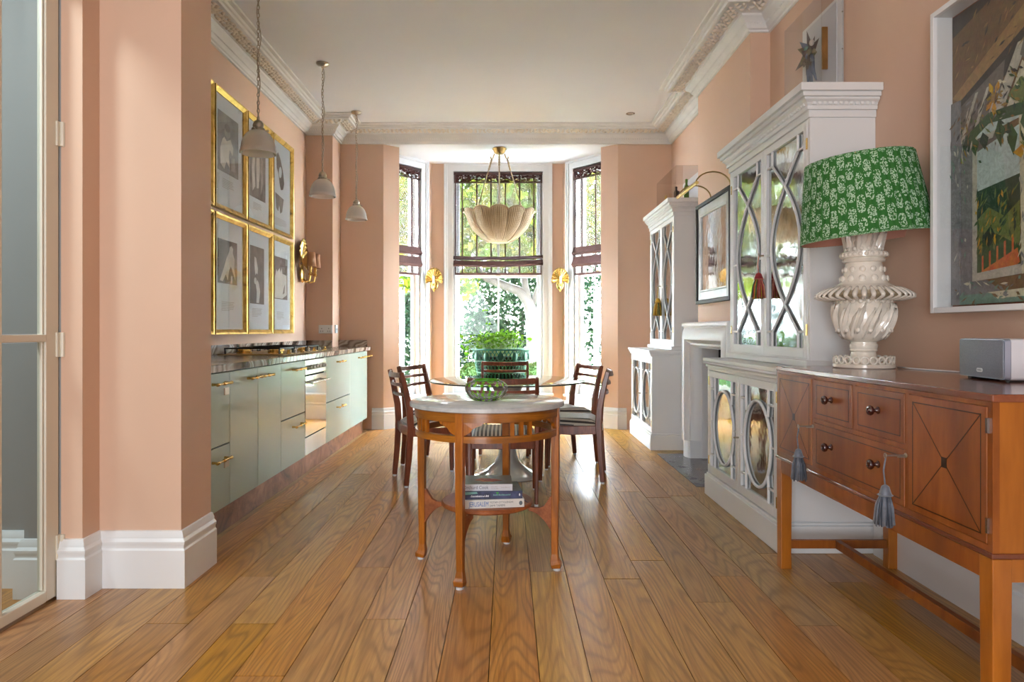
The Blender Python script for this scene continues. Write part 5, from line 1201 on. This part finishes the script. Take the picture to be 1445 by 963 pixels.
t.base(t.mix(f, (44, 110, 42), (176, 208, 178))); t.set(Roughness=.85); M['shade'] = t.m
M['lining'] = plain('pink_shade_lining', (206, 150, 132), .8, 0, .02, 5)
Mt = Matrix.Translation((-.008, 0, .745)) @ Matrix.Rotation(math.radians(-5.5), 4, 'Y')
rr = random.Random(9); ph = [rr.uniform(0, 6) for _ in range(3)]
def pleat(a, i): return 1+.006*math.sin(64*a+1.2*math.sin(5*a+ph[0]))+.004*math.sin(23*a+ph[1])
prof = [(.268, -.175), (.266, -.16), (.255, -.08), (.244, 0), (.232, .08), (.221, .16), (.219, .175)]
o = MB().lathe(prof, 320, Mt, mod=pleat, uv=True).build('pleated_shade', M['shade'], TL, smooth=180)
MB().lathe([(r-.006, z) for r, z in prof], 64, Mt, cap=False).build('shade_lining', M['lining'], TL, smooth=180)
g = MB()
for i in range(3): a = 2*PI*i/3; g.tube([Mt @ Vector((.012*math.cos(a), .012*math.sin(a), .13)), Mt @ Vector((.219*math.cos(a), .219*math.sin(a), .17))], .003, 6)
g.tube([(0, 0, .655), Mt @ Vector((0, 0, .14))], .007, 8); g.build('shade_carrier', M['brass'], TL)
MB().ball((0, 0, .74), (.03, .03, .042), 10, 8).build('bulb', M['candle'], TL, smooth=180)
Cd = thing('lamp_cord', 'white lamp flex lying across the sideboard top', 'cord', (1.70, 3.0, .9335))
pts = [(LX+.129, LY-.04, .938), (1.72, 2.93, .9362), (1.745, 2.80, .9362), (1.765, 2.70, .9362), (1.79, 2.62, .9362)]
g = MB(Cd); g.tube(pts, .0032, 8); g.build('flex', M['white'], Cd, smooth=180)

# ---------------------------------------------------------------- wireless speaker
SP = thing('wireless_speaker', 'grey fronted white speaker standing on the near end of the sideboard', 'speaker', (1.605, 2.335, .9333), math.atan2(-.27, -.03))
M['mesh_grey'] = plain('speaker_grille', (128, 134, 144), .5, .2, .05, 200, .3, 900); M['sp_white'] = plain('speaker_white', (222, 224, 230), .3, 0, .01, 3); M['sp_rim'] = plain('speaker_silver_rim', (150, 160, 178), .3, .5, .02, 5)
# local: x along the face, -y out of the face towards the room
def rr_poly(w_, h_, r, n=5, z0=.006):
    pts = []
    for cx, cz, a0 in ((w_/2-r, z0+r, -PI/2), (w_/2-r, z0+h_-r, 0), (-w_/2+r, z0+h_-r, PI/2), (-w_/2+r, z0+r, PI)):
        for i in range(n+1): a = a0+PI/2*i/n; pts.append((cx+r*math.cos(a), cz+r*math.sin(a)))
    return pts
g = MB(); g.loft([[(x*k, y, z) for x, z in rr_poly(.275, .132, .012)] for y, k in ((.005, 1), (.09, 1), (.125, .93))]); g.build('back_shell', M['sp_white'], SP, smooth=40)
g = MB(); g.loft([[(x, y, z) for x, z in rr_poly(w_, h_, .010, 5, .006+(.132-h_)/2)] for y, w_, h_ in ((.004, .275, .132), (-.012, .268, .128))]); g.build('silver_rim', M['sp_rim'], SP, smooth=40)
g = MB(); g.loft([[(x, y, z) for x, z in rr_poly(w_, .124, .008, 5, .010)] for y, w_ in ((-.010, .262), (-.0145, .258), (-.016, .252))]); g.build('grille', M['mesh_grey'], SP, smooth=30)
b = MB().extr([(x, -.0155, z) for x, z in rr_poly(.034, .013, .0055, 5, .026)], (0, -.0016, 0)).build('name_badge', M['sp_white'], SP)
text_mesh('badge_lettering', 'SONOS', .007, M['t_grey'], b, Matrix.Translation((-.012, -.0173, .0300)) @ Matrix.Rotation(PI/2, 4, 'X'), .024)
for x in (-.11, .11): MB().box(x-.012, x+.012, .01, .10, 0, .007).build('foot', M['black'], SP)

# ---------------------------------------------------------------- big painting in a deep white tray frame
PT = thing('framed_painting', 'large painting of sunflowers and a window in a deep white box frame', 'painting', (1.82, 2.3, 1.17))
y0, y1, z0, z1 = 1.72, 2.83, 1.168, 2.385; xf, xbk = 1.722, 1.818
for a in ((y0, y0+.022, z0, z1), (y1-.022, y1, z0, z1), (y0+.022, y1-.022, z0, z0+.022), (y0+.022, y1-.022, z1-.022, z1)): MB(PT).box(xf, xbk, *a).build('frame_side', M['white'], PT, bevel=.002)
cols_ = {'brown': (112, 84, 52), 'dark': (52, 46, 46), 'tan': (150, 118, 74), 'grey': (104, 98, 94), 'pale': (178, 176, 164), 'green': (52, 84, 46), 'dgreen': (30, 58, 44), 'lgreen': (108, 122, 62), 'yellow': (196, 150, 36), 'ochre': (150, 118, 40), 'sky': (176, 196, 196), 'orange': (190, 96, 42), 'teal': (104, 138, 124), 'brick': (128, 66, 40), 'cream': (200, 196, 172), 'mid': (118, 118, 122)}
PM = {}
for k, c in cols_.items():
    t = NT('oil_paint_'+k); n = t.noise(t.coord('Object', (1, 7, 7)), 4.5, 6, .7, 1.6); h = t.node('ShaderNodeHueSaturation'); h.inputs['Color'].default_value = lin(c)
    t.l(t.math('MULTIPLY_ADD', n, 1.5, .3), h.inputs['Value']); t.l(t.math('MULTIPLY_ADD', t.noise(t.coord('Object', (1, 9, 9)), 3, 3), .10, .45), h.inputs['Hue']); t.base(h.outputs[0]); t.set(Roughness=.45); t.bump(n, .5, .004); PM[k] = t.m
ca, cb, cc, cd = 2.80, 1.745, 1.20, 2.355        # canvas: u from far edge (0) to near edge (1), v up
layer = [0]
cv = MB(PT).box(1.795, 1.80, cb, ca, cc, cd).build('canvas', PM['brown'], PT)
MB(PT).box(1.800, 1.817, cb-.02, ca+.02, cc-.02, cd+.02).build('tray_back', PM['brick'], PT)
def paint(c, pts):
    layer[0] += 1; o = MB(PT).extr([(1.795, ca+(cb-ca)*u, cc+(cd-cc)*v) for u, v in pts], (-.0004-.00005*layer[0], 0, 0)).build('paint_patch', PM[c], cv)
paint('dark', [(0, 1), (0, .93), (.3, 1)]); paint('tan', [(0, .72), (.52, .97), (.6, .9), (.05, .69)]); paint('dark', [(0, .68), (.55, .90), (.7, .93), (.7, .86), (.03, .62), (0, .62)])
paint('grey', [(0, .66), (.28, .76), (.24, .50), (0, .50)])
for u in (.03, .09, .15): paint('pale', [(u, .53), (u+.10, .70), (u+.115, .70), (u+.02, .53)])
paint('pale', [(.16, .53), (.34, .79), (.39, .79), (.22, .53)]); paint('cream', [(.26, .56), (.36, .73), (.44, .64), (.44, .56)]); paint('grey', [(.37, .80), (.60, .58), (.56, .55), (.35, .75)])
paint('mid', [(.05, .55), (.12, .55), (.12, .05), (.05, .05)]); paint('sky', [(.13, .50), (.35, .54), (.35, .38), (.13, .36)]); paint('dgreen', [(.13, .37), (.35, .39), (.35, .24), (.13, .22)])
paint('lgreen', [(.13, .27), (.2, .31), (.28, .27), (.35, .31), (.35, .18), (.13, .16)]); paint('green', [(.13, .20), (.24, .22), (.35, .17), (.35, .10), (.13, .10)]); paint('dgreen', [(.17, .22), (.21, .25), (.24, .21), (.2, .18)])
paint('orange', [(.16, .105), (.34, .165), (.35, .12), (.30, .095)])
for i in range(5): u = .165+.037*i; paint('orange', [(u, .10+.009*i), (u, .155+.012*i), (u+.009, .157+.012*i), (u+.009, .10+.009*i)])
paint('pale', [(.115, .56), (.14, .56), (.14, .085), (.115, .085)]); paint('cream', [(.345, .58), (.395, .57), (.40, .07), (.36, .07)]); paint('pale', [(.115, .10), (.36, .115), (.36, .085), (.115, .07)]); paint('sky', [(.14, .57), (.345, .59), (.345, .56), (.14, .545)])
paint('green', [(.06, .52), (.20, .58), (.42, .56), (.42, .60), (.2, .615), (.06, .56)])
for u, v, L in ((.12, .56, .07), (.17, .56, .06), (.25, .58, .09), (.31, .55, .10), (.37, .58, .08), (.08, .56, .05)): paint('green' if L > .06 else 'dgreen', [(u, v), (u+.03, v-L*.4), (u+.012, v-L), (u-.018, v-L*.45)])
paint('dgreen', [(.40, .60), (.56, .58), (.60, .1), (.47, .1), (.44, .3)]); paint('green', [(.38, .40), (.44, .44), (.46, .25), (.41, .24)]); paint('dark', [(.45, .40), (.50, .42), (.50, .18), (.47, .2)])
def flower(u, v, r, k=11):
    for i in range(k):
        a = 2*PI*i/k+.2; L = r*(1.0+.3*((i*7) % 3)/2); c, s = math.cos(a), math.sin(a)
        paint('yellow' if i % 3 else 'ochre', [(u+.3*r*c*1.08, v+.3*r*s), (u+(.7*L*c-.22*r*s)*1.08, v+.7*L*s+.22*r*c), (u+L*c*1.08, v+L*s*1.12), (u+(.7*L*c+.22*r*s)*1.08, v+.7*L*s-.22*r*c)])
    paint('ochre', [(u+.42*r*math.cos(q), v+.42*r*math.sin(q)) for q in [2*PI*i/12 for i in range(12)]]); paint('tan', [(u+.26*r*math.cos(q), v+.26*r*math.sin(q)) for q in [2*PI*i/10 for i in range(10)]])
flower(.53, .44, .15); flower(.50, .93, .085); flower(.52, .70, .075); flower(.23, .655, .04, 7); flower(.78, .60, .16); flower(.85, .3, .13); paint('yellow', [(.40, .47), (.50, .50), (.52, .32), (.48, .22), (.45, .30)])
paint('lgreen', [(.30, .64), (.36, .68), (.41, .64), (.36, .60)]); paint('brown', [(.14, .075), (.55, .09), (.62, .0), (.25, .02)]); paint('mid', [(.06, .075), (.2, .075), (.28, .03), (.06, .03)]); paint('teal', [(.0, .03), (.3, .035), (.5, .0), (0, 0)]); paint('cream', [(.20, .035), (.55, .045), (.6, .02), (.3, .015)]); paint('mid', [(.0, .7), (.05, .7), (.05, .0), (0, 0)])  # last strip paints the frame's reflection in the glass onto the canvas
rs = random.Random(21); sets = {k: MB(PT) for k in ('dgreen', 'green', 'lgreen', 'ochre', 'yellow', 'pale', 'tan', 'brown', 'dark', 'teal', 'mid', 'cream')}
zones = ((.14, .34, .17, .36, ('dgreen', 'green', 'lgreen', 'ochre', 'lgreen', 'yellow'), 90, 1.2), (.02, .5, .78, .98, ('brown', 'tan', 'brown', 'dark'), 70, .5), (0, .3, .55, .68, ('dark', 'mid', 'pale', 'brown'), 50, .9), (.06, .45, .46, .62, ('green', 'dgreen', 'lgreen', 'ochre'), 60, 2.2), (.40, .95, .05, .60, ('dgreen', 'green', 'lgreen', 'dark', 'ochre'), 150, 1.3), (.42, .66, .30, .60, ('yellow', 'ochre', 'tan', 'yellow'), 70, 1.8), (.02, .6, .0, .075, ('teal', 'cream', 'mid', 'brown'), 60, .1), (.0, .12, .06, .55, ('teal', 'mid', 'pale'), 40, 1.57), (.26, .46, .56, .72, ('cream', 'green', 'dark', 'ochre'), 50, 2.5), (.36, .40, .1, .55, ('pale', 'cream', 'mid'), 30, 1.57))
kz = layer[0]+2
for u0, u1, v0, v1, cs, n_, ang in zones:
    for i in range(n_):
        u, v = rs.uniform(u0, u1), rs.uniform(v0, v1); a = ang+rs.uniform(-.7, .7); L, w_ = rs.uniform(.007, .022), rs.uniform(.002, .006); c_, s_ = math.cos(a), math.sin(a); kz += .05
        sets[rs.choice(cs)].extr([(1.7945-.00005*kz, ca+(cb-ca)*p, cc+(cd-cc)*q) for p, q in ((u-L*c_, v-L*s_), (u+w_*s_, v-w_*c_), (u+L*c_, v+L*s_), (u-w_*s_, v+w_*c_))], (-.0004, 0, 0))
for k, g in sets.items(): o = g.build('brush_strokes', PM[k], cv); o['kind'] = 'stuff'
MB(PT).box(1.736, 1.739, y0+.022, y1-.022, z0+.022, z1-.022).build('picture_glass', M['pic_glass'], PT)
